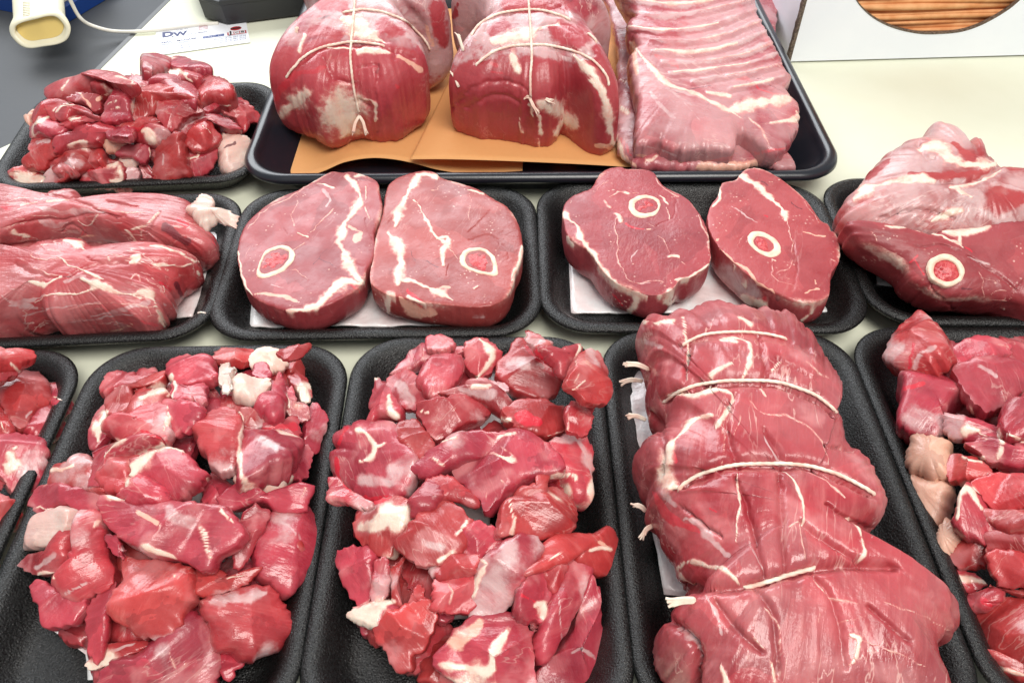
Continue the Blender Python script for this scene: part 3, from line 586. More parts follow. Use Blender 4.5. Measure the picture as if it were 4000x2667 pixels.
# ---------------------------------------------------------------- black serving pan, papers
c, rot, w_, d_ = fit_rect(ZD([(716, -58), (1714, -60), (1950, 412), (548, 418)]), 0.026)
prof = [(0.030, 0.0), (0.024, 0.001), (0.010, 0.021), (0.006, 0.0225), (0.002, 0.0215), (0.0, 0.024), (0.0006, 0.0265), (0.003, 0.0285), (0.0062, 0.0285), (0.0085, 0.0265), (0.0095, 0.0235), (0.012, 0.020), (0.027, 0.0040), (0.031, 0.0022), (0.040, 0.0020)]
o = mk('serving_pan', *loft([rrect(w_-2*i, d_-2*i, 0.034-i*0.5, z, 14) for i, z in prof]), 'pan_plastic'); o.location = (c[0], c[1], 0.0006); o.rotation_euler = (0, 0, rot)
tag(o, 'large black serving pan with a rolled rim at the back of the counter', 'serving pan')

def paper(zm, front, zf, back, label, n=90, m=40, mt='butcher_paper'):
    zf = np.array(zf, float); A = G(zm(front), zf); A = catmull(A, 8, False); A = resample(A, n, False)
    Bk = resample(np.array(back, float), n, False); R = []
    for i in range(m+1):
        t = i/m; P = A*(1-t)+Bk*t; P[:, 2] = 0.0035+0.0012*0+(A[:, 2]-0.0035)*max(0, 1-t*1.6)**1.3 + (Bk[0][2]-0.0035)
        R.append(P)
    T = np.vstack(R); B = T.copy(); B[:, 2] -= 0.00025; k = len(T)
    F = []
    for i in range(m):
        for j in range(n-1):
            q = i*n+j; F.append((q, q+1, q+n+1, q+n)); F.append((k+q, k+q+n, k+q+n+1, k+q+1))
    bd = list(range(n-1)) + [i*n+n-1 for i in range(m)] + [m*n+j for j in range(n-1, 0, -1)] + [i*n for i in range(m, 0, -1)]
    for a, b in zip(bd, bd[1:]+bd[:1]): F.append((a, k+a, k+b, b))
    o = mk('butcher_paper', np.vstack([T, B]), F, mt); settle(o); tag(o, label, 'butcher paper', 'sheets of butcher paper in the pan'); return o
paper(z4, [(88,993),(220,1032),(350,1054),(470,1020),(600,965),(750,940),(880,946),(1000,968),(1150,1008),(1300,1031),(1430,1034),(1560,1022),(1655,1016)],
      [.0045,.0045,.0045,.008,.013,.016,.0155,.013,.008,.005,.0045,.0045,.0045], [(-0.155, .80, .0040), (0.02, .80, .0040)], 'orange butcher paper under the left tied roast, its front edge rippled')
paper(z4, [(990,965),(1200,964),(1500,972),(1800,984),(2050,996),(2350,1014)], [.0185,.018,.016,.013,.010,.008], [(-0.03, .80, .0065), (0.16, .80, .0065)], 'orange butcher paper under the right tied roast, lapping over the other sheet')

# ---------------------------------------------------------------- tied roasts
o, V, F = big(z4, [(330,-330),(345,-60),(350,20),(330,100),(308,220),(262,360),(248,460),(200,520),(178,620),(200,690),(260,745),(330,805),(400,845),(480,868),(600,868),(720,858),(840,862),(940,845),(1010,785),(1080,710),(1112,640),(1135,500),(1135,400),(1150,345),(1205,342),(1240,270),(1215,120),(1190,-60),(1150,-330)], (680, 420), 0.045, (0, -0.15, 1),
    up=0.050, dn=0.045, frontcut=0.047, p=3.8, pb=3.2, seed=41, facets=0, nr=340, ns=150, fit=5, rough=0.0008, amp=0.0015, sharp=0.2, fk=34, damp=0.7, gdep=0.0015, mat_='fascia_meat', name='tied_roast', floor=0.0068, fibdir=1.4, strokes=strokes_for(z4, '''
s 90 220,660 300,600 400,510; f 60 215,690 300,620 370,545; f 110 540,690 610,650 660,600; f 80 590,740 650,710 600,790; f 50 590,110 690,160 790,230; f 26 620,120 660,180 840,250; s 40 450,290 380,340; f 26 690,300 850,310; f 13 700,600 760,600 785,640 790,720; s 44 900,150 1000,220 1080,330
p 34 920,340 1050,420; b 30 190,600 250,490 330,440 470,400; b 20 890,500 910,520; d 14 440,100 530,82; d 26 795,385 790,430; g 9 670,400 760,380 800,440 785,560 800,680 790,800; g 17 480,340 520,440 640,500; g 20 640,180 660,260 880,240 900,360; g 20 1000,60 1090,200 1135,360
s 60 700,120 960,60; s 40 780,40 1000,120; s 26 820,620 980,660; g 16 250,460 340,360 450,290 560,258 700,250 830,275 1000,360; g 14 590,75 720,60 850,80 980,140 1070,230; m 120 420,180 560,200; m 90 840,160 920,200; m 230 330,700 440,620 500,520; m 240 900,500 900,650 860,780; m 80 1060,420 1080,600; m 90 480,20 600,40; m 60 760,640 780,760; m 120 1150,60 1180,260; m 60 440,350 560,380; f 34 360,200 330,300; f 20 500,270 650,290; g 22 660,600 740,640; f 28 620,800 660,760; p 40 1090,160 1120,280; s 70 960,420 1080,560'''))
bv = host(V, F)
twine(bv, z4, [(668,-58),(658,60),(648,180),(636,330),(650,470),(668,580),(690,665)], o)
twine(bv, z4, [(252,462),(300,400),(360,340),(450,290),(560,262),(650,250),(740,255),(838,277)], o); twine(bv, z4, [(590,77),(660,66),(740,60),(850,82),(940,120),(1020,175),(1080,240),(1108,300)], o)
tuft(bv, z4, [(652,785),(665,740),(688,690)], o); tuft(bv, z4, [(728,785),(712,730),(690,692)], o); tuft(bv, z4, [(315,205),(318,180),(325,170)], o, 0.0009)
tag(o, 'left tied leg roast with two twine ends dangling at its front', 'tied roast', 'tied roasts on the butcher paper'); settle(o)
o, V, F = big(z4, [(1300,-330),(1295,-60),(1270,60),(1228,120),(1226,180),(1295,215),(1310,260),(1275,400),(1285,500),(1232,580),(1214,665),(1255,740),(1310,800),(1400,835),(1500,855),(1620,862),(1740,880),(1850,868),(1980,856),(2080,858),(2150,880),(2200,825),(2222,760),(2205,640),(2180,500),(2160,400),(2190,300),(2165,250),(2150,80),(2120,-60),(2100,-330)], (1700, 420), 0.045, (0, -0.15, 1),
    up=0.050, dn=0.045, frontcut=0.047, p=3.8, pb=3.2, seed=42, facets=0, nr=340, ns=150, fit=5, rough=0.0008, amp=0.0015, sharp=0.2, fk=34, damp=0.7, gdep=0.0012, mat_='fascia_meat', name='tied_roast', floor=0.0090, fibdir=1.7, strokes=strokes_for(z4, '''
f 50 1760,610 1880,650 1970,740; f 34 1755,680 1765,790; f 44 1900,690 1850,790; s 60 1820,700 1840,740; f 24 1700,620 1725,690; f 36 1600,330 1625,420; f 30 2060,470 2150,600 2172,740 2180,850; f 20 1750,880 1745,820; s 20 1450,745 1560,712 1650,690; s 44 1400,30 1340,160 1300,280; s 50 1350,300 1320,480; f 34 1480,250 1640,215 1740,180
f 30 1740,175 1860,140; f 28 1950,330 2080,440 2140,560; s 34 1800,300 2050,400; b 16 1365,240 1375,245; b 22 1470,370 1500,400; b 16 1460,430 1540,440; b 18 2090,540 2100,570; b 30 1230,170 1290,170; s 22 1600,450 1640,490; g 10 1240,650 1330,540 1450,490 1570,485 1690,550 1690,700 1660,820; g 14 1320,640 1500,560 1640,600; m 250 1340,660 1480,560 1620,640; m 190 1800,480 1950,560 2080,700; m 90 1880,760 2040,780; m 60 1560,740 1600,820; m 50 1240,100 1290,20; m 40 1460,420 1560,400
g 20 1760,180 1850,130 2020,210 2080,330 1860,290 1770,180; g 18 1440,190 1480,80 1600,60 1880,40; g 14 1360,200 1440,120 1560,75 1700,62 1820,75 1940,120 2060,200; g 14 1380,390 1480,310 1600,275 1750,268 1900,285 2040,340 2140,430; m 130 1870,180 1990,240; m 70 1480,190 1560,150; m 90 1560,20 1900,30; d 34 1560,460 1590,480; p 26 2090,860 2180,870; f 14 1640,700 1650,780; s 70 1350,60 1450,90'''))
bv = host(V, F)
twine(bv, z4, [(1688,-58),(1695,60),(1705,200),(1711,350),(1703,460),(1706,575)], o)
twine(bv, z4, [(1352,212),(1400,150),(1480,100),(1560,76),(1690,60),(1820,76),(1940,122)], o); twine(bv, z4, [(2040,200),(2070,225),(2095,255)], o); twine(bv, z4, [(1378,392),(1430,345),(1500,303),(1600,275),(1750,268),(1900,286),(2020,330),(2100,385),(2150,450),(2166,510)], o)
tuft(bv, z4, [(1830,605),(1760,585),(1700,585)], o); tuft(bv, z4, [(1745,665),(1720,640),(1700,590)], o); tuft(bv, z4, [(1675,578),(1690,585),(1705,590)], o)
tuft(bv, z4, [(1272,205),(1285,250),(1304,300)], o); tuft(bv, z4, [(1238,430),(1255,470),(1276,515)], o)
tag(o, 'right tied leg roast with white knotted fat at the middle of its front', 'tied roast', 'tied roasts on the butcher paper'); settle(o)

# ---------------------------------------------------------------- racks of ribs
o, V, F = big(z5, [(100,-200),(95,60),(140,200),(150,320),(148,500),(158,680),(165,820),(215,880),(280,925),(500,930),(800,925),(1100,918),(1075,860),(1000,500),(950,-200)], (560, 500), 0.020, (0, 0, 1),
    up=0.008, dn=0.012, p=4, seed=52, facets=1, fstr=0.1, nr=260, ns=60, fit=2, rough=0.0016, amp=0.0022, mat_='rib_meat', name='rib_slab', floor=0.0052, strokes=strokes_for(z5, '''
f 26 170,430 200,440; f 34 180,600 215,620; f 20 150,700 190,860; b 26 180,760 230,840; p 30 190,850 250,900; p 60 600,900 900,900; f 20 300,880 380,850; b 16 700,890 1000,870'''))
tag(o, 'lower slab of ribs showing along the left and front edge of the stack', 'rib slab', 'rib slabs on the pan'); settle(o)
rib = ''
for i, (a, b, d, e) in enumerate([((165,-60),(420,-40),(650,-70),(860,-150)), ((165,-15),(420,25),(650,0),(870,-75)), ((172,55),(420,85),(660,50),(890,-10)), ((200,150),(420,170),(680,130),(915,45)), ((330,215),(520,225),(740,185),(930,110)), ((340,275),(560,285),(780,240),(970,165)), ((400,335),(600,335),(800,300),(985,235)), ((440,395),(640,375),(850,345),(1015,290)), ((560,440),(720,410),(880,385),(1040,345)), ((760,480),(900,450),(980,430),(1060,410))]):
    s = ' '.join('%d,%d' % q for q in (a, b, d, e)); s2 = ' '.join('%d,%d' % (x, y+27) for x, y in (a, b, d, e))
    rib += 'r 14 %s; s %d %s; f %d %s; g 10 %s\n' % (s, 26, s, (9, 12, 6, 10)[i % 4], ' '.join('%d,%d' % (x+20, y-3) for x, y in ((a, b, d) if i % 2 else (b, d, e))), s2)
o, V, F = big(z5, [(160,-200),(158,-20),(180,100),(205,200),(225,225),(215,400),(238,560),(250,650),(235,790),(250,850),(330,862),(420,885),(560,890),(780,880),(930,850),(1010,880),(1070,820),(1110,740),(1130,670),(1143,605),(1118,590),(1112,500),(1075,420),(1050,340),(1020,290),(980,210),(930,130),(905,30),(880,-60),(850,-200)], (640, 420), 0.043, (0.02, -0.14, 1),
    up=0.013, dn=0.028, p=4.2, seed=51, facets=1, fstr=0.08, nr=360, ns=150, fit=3, rough=0.0012, amp=0.0011, mat_='rib_meat', name='rib_slab', floor=0.018, fibdir=-0.35, sharp=0.0, wobk=0.35, gdep=0.0009, strokes=strokes_for(z5, rib+'''
f 13 225,230 300,320 420,450 560,500 700,570 820,640; f 9 860,640 930,700 975,790; b 12 800,430 860,420 930,480 1030,510; b 14 360,300 470,350 480,370; f 34 770,600 900,560 1080,535; f 20 980,665 1130,640 1140,610; p 12 250,835 420,870 560,880
s 16 330,500 420,600 470,640; s 10 520,560 600,650; b 12 540,885 780,850 1060,800; s 20 300,330 420,470 560,570; f 12 1120,600 1140,660; s 40 280,780 500,850; f 22 640,500 760,520; g 12 700,400 900,430 1040,520; d 8 470,500 660,460; f 18 165,0 200,180; p 30 240,240 260,400; f 9 980,880 900,860; s 30 450,480 600,520'''))
tag(o, 'upper slab of ribs, rib bones at the back and a smooth pink flank in front', 'rib slab', 'rib slabs on the pan'); settle(o)

# ---------------------------------------------------------------- tied shoulder roast in the front row
o, V, F = big(z7, [(135,115),(200,110),(290,90),(350,75),(400,35),(440,45),(560,50),(690,60),(780,110),(828,150),(860,210),(938,280),(962,330),(950,400),(985,480),(1005,590),(1085,665),(1112,780),(1160,880),(1200,990),(1200,1090),(1262,1150),(1330,1240),(1400,1300),(1470,1400),(1390,1500),(1380,1640),(1340,1800),(700,1850),(380,1800),(330,1660),(250,1570),(212,1460),(235,1360),(300,1290),(365,1220),(300,1180),(262,1070),(205,990),(192,900),(140,870),(150,830),(180,790),(130,740),(113,640),(165,570),(190,480),(150,400),(150,340),(195,300),(176,265),(165,215)], (700, 850), 0.038, (0.03, -0.10, 1),
    up=0.040, dn=0.032, p=2.7, pb=3, seed=61, facets=0, nr=440, ns=200, fit=4, rough=0.0010, amp=0.0016, sharp=0.25, fk=22, gdep=0.0025, mat_='roast_meat', name='shoulder_roast', fibdir=1.3, strokes=strokes_for(z7, '''
f 28 330,95 350,190; f 15 145,120 290,112; s 26 150,180 240,215; f 14 350,200 348,340; f 11 490,170 590,200 592,290 560,335; f 22 550,105 600,125; f 21 440,325 520,285; f 22 480,180 540,200; f 14 720,270 680,312; f 7 820,270 870,310 925,332; f 21 260,412 370,396 480,385 530,410 505,470 460,540; f 18 440,490 370,510 325,560
f 34 320,560 262,650 255,740 290,775; b 24 285,620 300,680; f 20 640,370 665,402; f 6 600,430 650,470 760,490 870,560 920,680; f 6 560,490 540,560; f 5 505,560 490,680; s 7 660,560 700,640 830,700; f 10 548,730 552,850 545,1000; f 10 740,700 800,820 812,930; f 7 830,720 900,750 980,830
f 7 800,920 760,940; f 6 800,930 820,1060; f 10 1000,900 1050,980 1050,1065; s 4 1100,900 1090,1000; s 11 600,1000 650,1100; s 18 330,900 400,930 450,1000 520,1060; f 17 310,1110 360,1080 480,1110 560,1165; f 20 320,1130 350,1180; s 12 420,1210 470,1290 490,1370; s 18 300,1340 350,1370 400,1450
f 9 610,1380 650,1425; f 17 1000,1370 1040,1390 1030,1450 1000,1490; f 7 1040,1390 1200,1450 1300,1500; f 7 860,1150 920,1220 1040,1250; f 5 960,1320 1100,1290; f 17 680,1480 700,1560; f 17 490,1500 510,1560; f 5 1130,1240 1300,1300 1420,1370; f 6 650,1270 720,1350 720,1480; f 8 880,1290 880,1325; b 12 1000,1330 1020,1335
s 30 230,780 300,850; b 20 200,790 280,900 400,960; b 14 440,860 470,870; g 26 325,205 400,172 530,154 650,160 750,182 850,220; G 20 250,435 300,395 400,360 540,345 700,350 800,380 900,430 950,480; G 24 290,790 360,740 430,710 540,685 700,680 840,690 960,730 1100,810; G 26 300,1185 420,1180 575,1180 680,1150 780,1120 860,1098 1000,1090 1190,1100
g 14 540,400 500,520 560,690; g 12 660,540 720,640 740,690; g 14 190,480 240,560 240,720; g 16 720,730 730,900 740,1110; g 12 540,740 600,900 660,1130; g 16 620,1190 690,1300 720,1560; g 14 870,1130 960,1300 980,1500; g 12 800,920 900,1000 1060,1080; g 14 360,200 340,340; g 12 640,160 660,340; g 14 700,260 860,330; G 16 240,1300 330,1350 390,1440 380,1600; g 14 460,1230 520,1320 640,1440; g 12 1000,620 900,600; g 12 900,850 1100,960; g 10 330,860 480,980; g 12 1080,1260 1240,1400'''))
bv = host(V, F)
twine(bv, z7, [(325,207),(360,185),(420,163),(530,153),(650,159),(750,181)], o, 0.0007)
twine(bv, z7, [(248,437),(300,395),(400,361),(540,346),(700,351),(800,380),(870,410),(942,468)], o, 0.0008)
twine(bv, z7, [(308,787),(360,742),(430,711),(540,686),(700,680),(840,690),(960,728),(1040,768),(1104,806)], o, 0.00085)
twine(bv, z7, [(572,1180),(640,1163),(720,1138),(790,1115),(862,1098)], o, 0.0009)
for t in ([(100,283),(140,288),(190,303)], [(82,355),(120,350),(162,350)], [(108,490),(140,495),(175,505)], [(138,850),(155,860),(175,872)], [(165,975),(180,950),(202,935)]): tuft(bv, z7, t, o, 0.0010)
tuft(bv, z7, [(272,1245),(320,1240),(370,1235)], o, 0.0014)
tag(o, 'long boneless shoulder roast tied with four rings of twine, in the front row', 'tied roast'); settle(o)
pad(z7, [(82,322),(600,300),(800,1300),(250,1215)], 'crinkled white pad showing at the left side of the shoulder roast', 0.002)

# ---------------------------------------------------------------- heaps of stew meat
def mound(key, H, mx=0.030, my=0.035, off=(0, 0)):
    o, c, rot, w_, d_ = TR[key]; ca, sa = math.cos(rot), math.sin(rot); off = np.array(off)
    def f(x, y, rr=False):
        dx, dy = x-c[0]-off[0], y-c[1]-off[1]; u = (dx*ca+dy*sa)/(w_/2-mx*0.3); v = (-dx*sa+dy*ca)/(d_/2-my*0.3)
        r = (abs(u)**2.6+abs(v)**2.6)**(1/2.6)
        if rr: return r
        r = min(1.0, r); return 0.010+H*max(0, 1-r**2.2)**0.7
    return f
def solve(px, f, top=0.06):                   # where the sight line meets the heap (or passes over its far rim)
    zs = np.linspace(0.058, 0.009, 120); g = G(np.repeat(np.atleast_2d(px), 120, 0), zs)
    h = np.array([f(a[0], a[1]) for a in g]); r = np.array([f(a[0], a[1], True) for a in g])
    hit = np.where(zs <= h)[0]
    if len(hit) and r[hit[0]] < 0.93: return g[hit[0]]
    ok = np.where((r < 0.86) & (zs > 0.012))[0]
    if len(ok) and (not len(hit) or g[ok[0]][1] < g[hit[0]][1]): return g[ok[-1]]
    if len(hit) and r[hit[0]] < 1.02: return g[hit[0]]
    k = np.where(zs > 0.012)[0]; return g[k[np.argmin(r[k])]]
KIND = {'m': ('cube_meat', 0, 0.08), 'w': ('cube_meat', 0.09, 0.12), 'f': ('fat_tissue', 0, 0), 'p': ('skin_fat', 0, 0), 's': ('cube_meat', 0, 0.25)}
def heap(zm, f, items, group, strokes, seed, where):
    ST = strokes_for(zm, strokes); rng = np.random.RandomState(seed)
    for i, ln in enumerate(l for l in items.strip().splitlines() if l.strip()):
        kd, lab, pts = [s.strip() for s in ln.split('|')]
        P = zm([tuple(map(float, s.split(','))) for s in pts.split()])
        cpx = pcentroid(P); g = solve(cpx, f); e = 0.004
        gx = (f(g[0]+e, g[1])-f(g[0]-e, g[1]))/(2*e); gy = (f(g[0], g[1]+e)-f(g[0], g[1]-e))/(2*e)
        n = np.array([-gx*0.5+rng.normal()*0.14, -gy*0.5-0.10+rng.normal()*0.14, 1.0]); n[1] = min(n[1], 0.30); n /= np.linalg.norm(n)
        size = math.sqrt(abs(0.5*np.sum(P[:, 0]*np.roll(P[:, 1], -1)-P[:, 1]*np.roll(P[:, 0], -1))))/FPX*np.linalg.norm(g-CAM)
        th = min(0.017, size*0.42)*rng.uniform(0.8, 1.1); c = g + n*(0.0009*(i % 5))
        m_, ft, sv = KIND[kd[0]]
        nr = int(np.clip(size/0.0005, 64, 150))
        fl = rng.rand() < 0.22; q = rng.uniform(size=4)
        shp = dict(p=2.2, facets=0, fstr=0, amp=0.0012) if kd == 'p' else dict(p=2.8, facets=2, fstr=0.5, amp=0.0028) if kd == 'f' else dict(p=2.4+1.0*q[0], facets=2, fstr=0.3+0.4*q[1], amp=0.0026) if fl else dict(p=3.4+2.0*q[0], facets=3+int(2.9*q[2]), fstr=0.55+0.35*q[1], amp=0.0015)
        o, V, F = cushion(P, c, n, up=th*rng.uniform(0.75, 1.1), dn=th*rng.uniform(0.9, 1.3), pb=3, **shp, seed=seed*100+i, nr=nr, ns=int(nr*0.36), 
            fit=3, topfit=True, grow=1.07, sharp=0.35, rough=0.0008, strokes=ST, fat=ft*rng.uniform(0, 1.6), silver=sv*rng.uniform(0.3, 1.3), mat_=m_)
        tag(o, lab+' '+where, 'meat chunk', group); settle(o)
def filler(f, n_, key, seed, label, group):
    rng = np.random.RandomState(seed); tr = TR[key]; ca, sa = math.cos(tr[2]), math.sin(tr[2])
    k = 0; tries = 0
    while k < n_ and tries < 400:
        tries += 1
        u, v = rng.uniform(-0.70, 0.70)*tr[3]/2, rng.uniform(-0.80, 0.80)*tr[4]/2; x, y = tr[1][0]+u*ca-v*sa, tr[1][1]+u*sa+v*ca
        z = f(x, y)
        if z < 0.020: continue
        c = np.array([x, y, max(0.011, z-0.016)]); px = proj(c[None])[0]
        if not (-150 < px[0] < 4150 and -150 < px[1] < 2800): continue
        r = rng.uniform(0.011, 0.017)*FPX/np.linalg.norm(c-CAM)
        a = np.sort(rng.uniform(0, 2*np.pi, 7)+np.arange(7)*0.4); a = np.linspace(0, 2*np.pi, 7, endpoint=False)+rng.uniform(-0.3, 0.3, 7)
        P = px+np.stack([np.cos(a), np.sin(a)], 1)*(r*rng.uniform(0.75, 1.2, 7))[:, None]
        n = np.array([rng.normal()*0.2, rng.normal()*0.2, 1])
        o, V, F = cushion(P, c, n, up=0.007, dn=0.010, p=4, seed=seed*50+k, nr=60, ns=20, facets=4, fstr=0.7, fit=0, amp=0.002, fat=0)
        tag(o, label, 'meat chunk', group); settle(o); k += 1

W = 'in the second front heap'
GB = 'stew chunks in the heap second from left, front row'
fb = mound('b', 0.036, off=(0.0, 0.012))
heap(zb, fb, '''
m|ragged dark red scrap at the top left|455,255 480,190 540,180 640,195 700,180 680,230 560,265 490,285
m|flat red slab at the very top|745,170 770,115 860,105 950,130 945,165 960,195 820,230 770,210
m|small upright red cube at the top middle|945,110 970,65 1040,58 1130,70 1145,110 1100,135 1000,135
m|pointed dark red tip at the top right corner|1250,75 1385,52 1365,105 1300,130 1270,110
f|crumbly white fat lump at the top right|1120,150 1130,100 1190,70 1250,90 1280,130 1260,165 1180,170
m|red chunk under the pointed tip|1270,110 1340,110 1365,170 1360,210 1290,180
m|broad red chunk left of the curled fat|770,215 840,225 920,220 940,280 900,330 840,310 760,300
m|long red chunk along the upper left slope|485,300 560,255 660,200 740,185 700,230 600,260 590,330 500,370
w|pink chunk with a flat white fat top at upper left|565,370 600,240 680,230 750,255 720,320 640,370 600,375
m|red chunk split by a thin white line|735,330 760,305 830,310 900,320 905,360 850,440 760,450 730,390
m|dark red wedge between the fat curls|1135,170 1165,125 1205,150 1210,195 1160,200
w|chunk edged with pale fat at the upper right rim|1290,200 1330,180 1385,210 1405,270 1390,315 1340,300 1300,250
m|tall dark red slice right of the white fat piece|1140,330 1210,280 1240,180 1270,210 1270,300 1250,370 1180,375
w|pale edged red slice near the right rim|1265,260 1310,250 1350,320 1390,340 1380,400 1320,400 1260,330
f|ear shaped curl of pink fat near the top|965,180 975,140 1030,125 1080,145 1060,200 1050,260 990,275 965,230
f|folded bright white fat piece near the top right|1050,230 1080,185 1180,200 1215,215 1200,280 1150,320 1090,300 1060,290
w|narrow white edged chunk on the far left slope|405,480 430,380 470,335 495,370 490,440 430,510
m|long strip with a white stripe down the left slope|400,640 410,540 480,490 560,470 720,480 690,510 550,560 460,620 450,690 395,680
m|glossy bright red folded chunk at the upper left|510,400 600,370 660,330 730,330 745,400 740,480 600,490 500,450
m|dark red chunk on the right rim|1370,400 1400,315 1470,380 1450,460 1415,530 1365,500
m|small red chunk left of the blood spot|1090,340 1150,350 1200,380 1150,430 1090,420
m|blood bright flat piece at the right|1150,430 1250,392 1315,370 1355,440 1335,490 1250,465
m|dark red chunk under the square slice at the right|1245,600 1350,500 1390,530 1380,640 1290,660
m|smooth dome shaped slice in the upper middle|870,430 920,370 1000,335 1060,370 1075,430 1060,590 980,610 920,540
w|square slice framed with a rind of fat|1058,440 1090,430 1250,450 1345,490 1330,540 1280,620 1200,645 1090,680 1060,640
f|rolled pink rind below the square slice|1070,645 1150,655 1240,608 1295,630 1270,690 1210,725 1120,700
m|pink chunk left of the fat capped piece|455,660 460,600 540,550 620,535 590,620 555,690 500,700
m|dark oval chunk under an arch of fat|600,650 600,580 680,530 790,530 900,610 920,660 840,730 780,750 700,680
m|glossy red tongue below the fat arched piece|520,740 560,690 640,630 760,720 740,780 600,780
w|small knob tipped with white at the left|225,680 240,610 300,590 390,560 460,690 400,700 330,690 280,700
w|ragged pink piece at the left shoulder|150,770 160,710 250,670 330,690 440,690 480,720 480,800 400,820 310,780 200,810
m|long dark red slab behind the big central chunk|1000,730 1100,680 1210,730 1365,675 1370,770 1250,800 1180,760 1020,790
m|thin dark red upright sliver right of centre|1060,1030 1060,930 1110,790 1190,790 1210,830 1150,940 1100,1020
s|large glossy faceted chunk at the right side|1145,1000 1170,900 1230,800 1290,755 1370,760 1430,900 1440,990 1400,1050 1290,1170 1230,1130 1170,1080
m|small cube in the gap left of centre|465,930 520,890 575,960 560,1020 500,1000
m|blocky chunk with a purple side at the left edge|80,1040 110,1000 240,950 320,870 370,830 330,980 250,1080 150,1090
f|knobbly pink and white fat lump at the far left|105,930 130,830 200,800 290,800 300,850 250,940 200,970 110,980
m|tall bottle shaped chunk on the left side|255,1120 300,1030 350,850 410,820 450,840 470,960 510,1060 500,1120 420,1170 310,1170
m|low corner chunk at the lower left|135,1130 200,1110 260,1150 380,1170 330,1290 210,1320 170,1240
s|largest pale chunk in the centre|465,820 480,740 560,760 700,770 780,755 900,770 1000,790 1070,880 1040,950 960,1000 920,1060 820,1010 700,990 600,960 520,900
m|glossy lumpy piece between the cube and the right chunk|860,1060 960,1050 1040,1080 1160,1040 1170,1060 1110,1120 1000,1170 900,1190 860,1130
m|narrow ragged strip left of the square cube|375,1310 400,1220 470,1130 530,1130 500,1240 490,1330 450,1450 400,1400
m|big square cut cube in the lower middle|490,1200 550,1120 560,1030 620,1020 760,1040 860,1070 860,1180 830,1260 760,1360 680,1395 560,1330 490,1260
m|dark foot of the folded chunk at the lower right|940,1400 1000,1420 1080,1470 1040,1540 1000,1540 950,1450
s|folded glossy chunk with pale top at the lower right|920,1210 1000,1170 1100,1130 1210,1115 1280,1190 1325,1290 1300,1370 1150,1470 1040,1450 960,1400 950,1300
w|small pale ended piece at the bottom left|380,1470 430,1430 480,1390 640,1380 680,1400 600,1440 500,1490 400,1520
m|smooth pink chunk at the very bottom|470,1530 520,1470 640,1420 800,1290 880,1280 940,1350 970,1480 900,1600 640,1660 480,1630
''', GB, '''
f 15 770,190 778,240 760,290; f 12 745,335 755,380 742,440; f 14 465,560 510,500 570,480; f 22 440,480 440,430 475,360; f 10 1075,350 1090,390 1075,430; f 26 570,690 600,610 680,545 740,515 850,545; f 17 1070,440 1075,530 1080,640 1120,690; f 40 620,290 700,245 740,260
f 15 640,960 700,970 790,1000; f 14 900,870 920,920 940,1000; f 13 990,800 1030,850; s 40 960,1200 1050,1170 1200,1150; s 9 1240,830 1320,900 1340,930; f 8 760,1430 775,1500; f 6 820,1480 850,1520; s 18 500,1420 600,1390; s 26 150,1050 240,1000; f 20 240,620 320,600; f 14 170,780 220,790; f 26 1370,230 1390,300
b 44 1180,430 1320,410; f 14 170,1080 250,1095; f 14 1020,1100 1080,1090; s 60 760,800 860,860; p 26 620,800 700,850; f 9 720,850 700,900; s 16 310,1160 400,1110; f 8 1370,700 1350,740; f 12 1275,260 1290,330; s 50 1240,520 1160,480; b 20 640,440 740,470; s 30 560,960 700,990; f 20 440,830 420,870; f 14 470,730 560,760; f 12 930,650 980,690; f 12 780,1090 800,1100''', 3, W)
filler(fb, 40, 'b', 301, 'small red chunk mostly buried in the second front heap', 'buried chunks in the heap second from left')
pad(zb, [(300,700),(1150,650),(1000,1530),(400,1560)], 'white absorbent pad under the heap second from left, front row', 0.0012)
pad(zb, [(225,1325),(420,1290),(520,1530),(430,1475)], 'folded corner of white pad sticking out at the lower left of the heap', 0.0012)

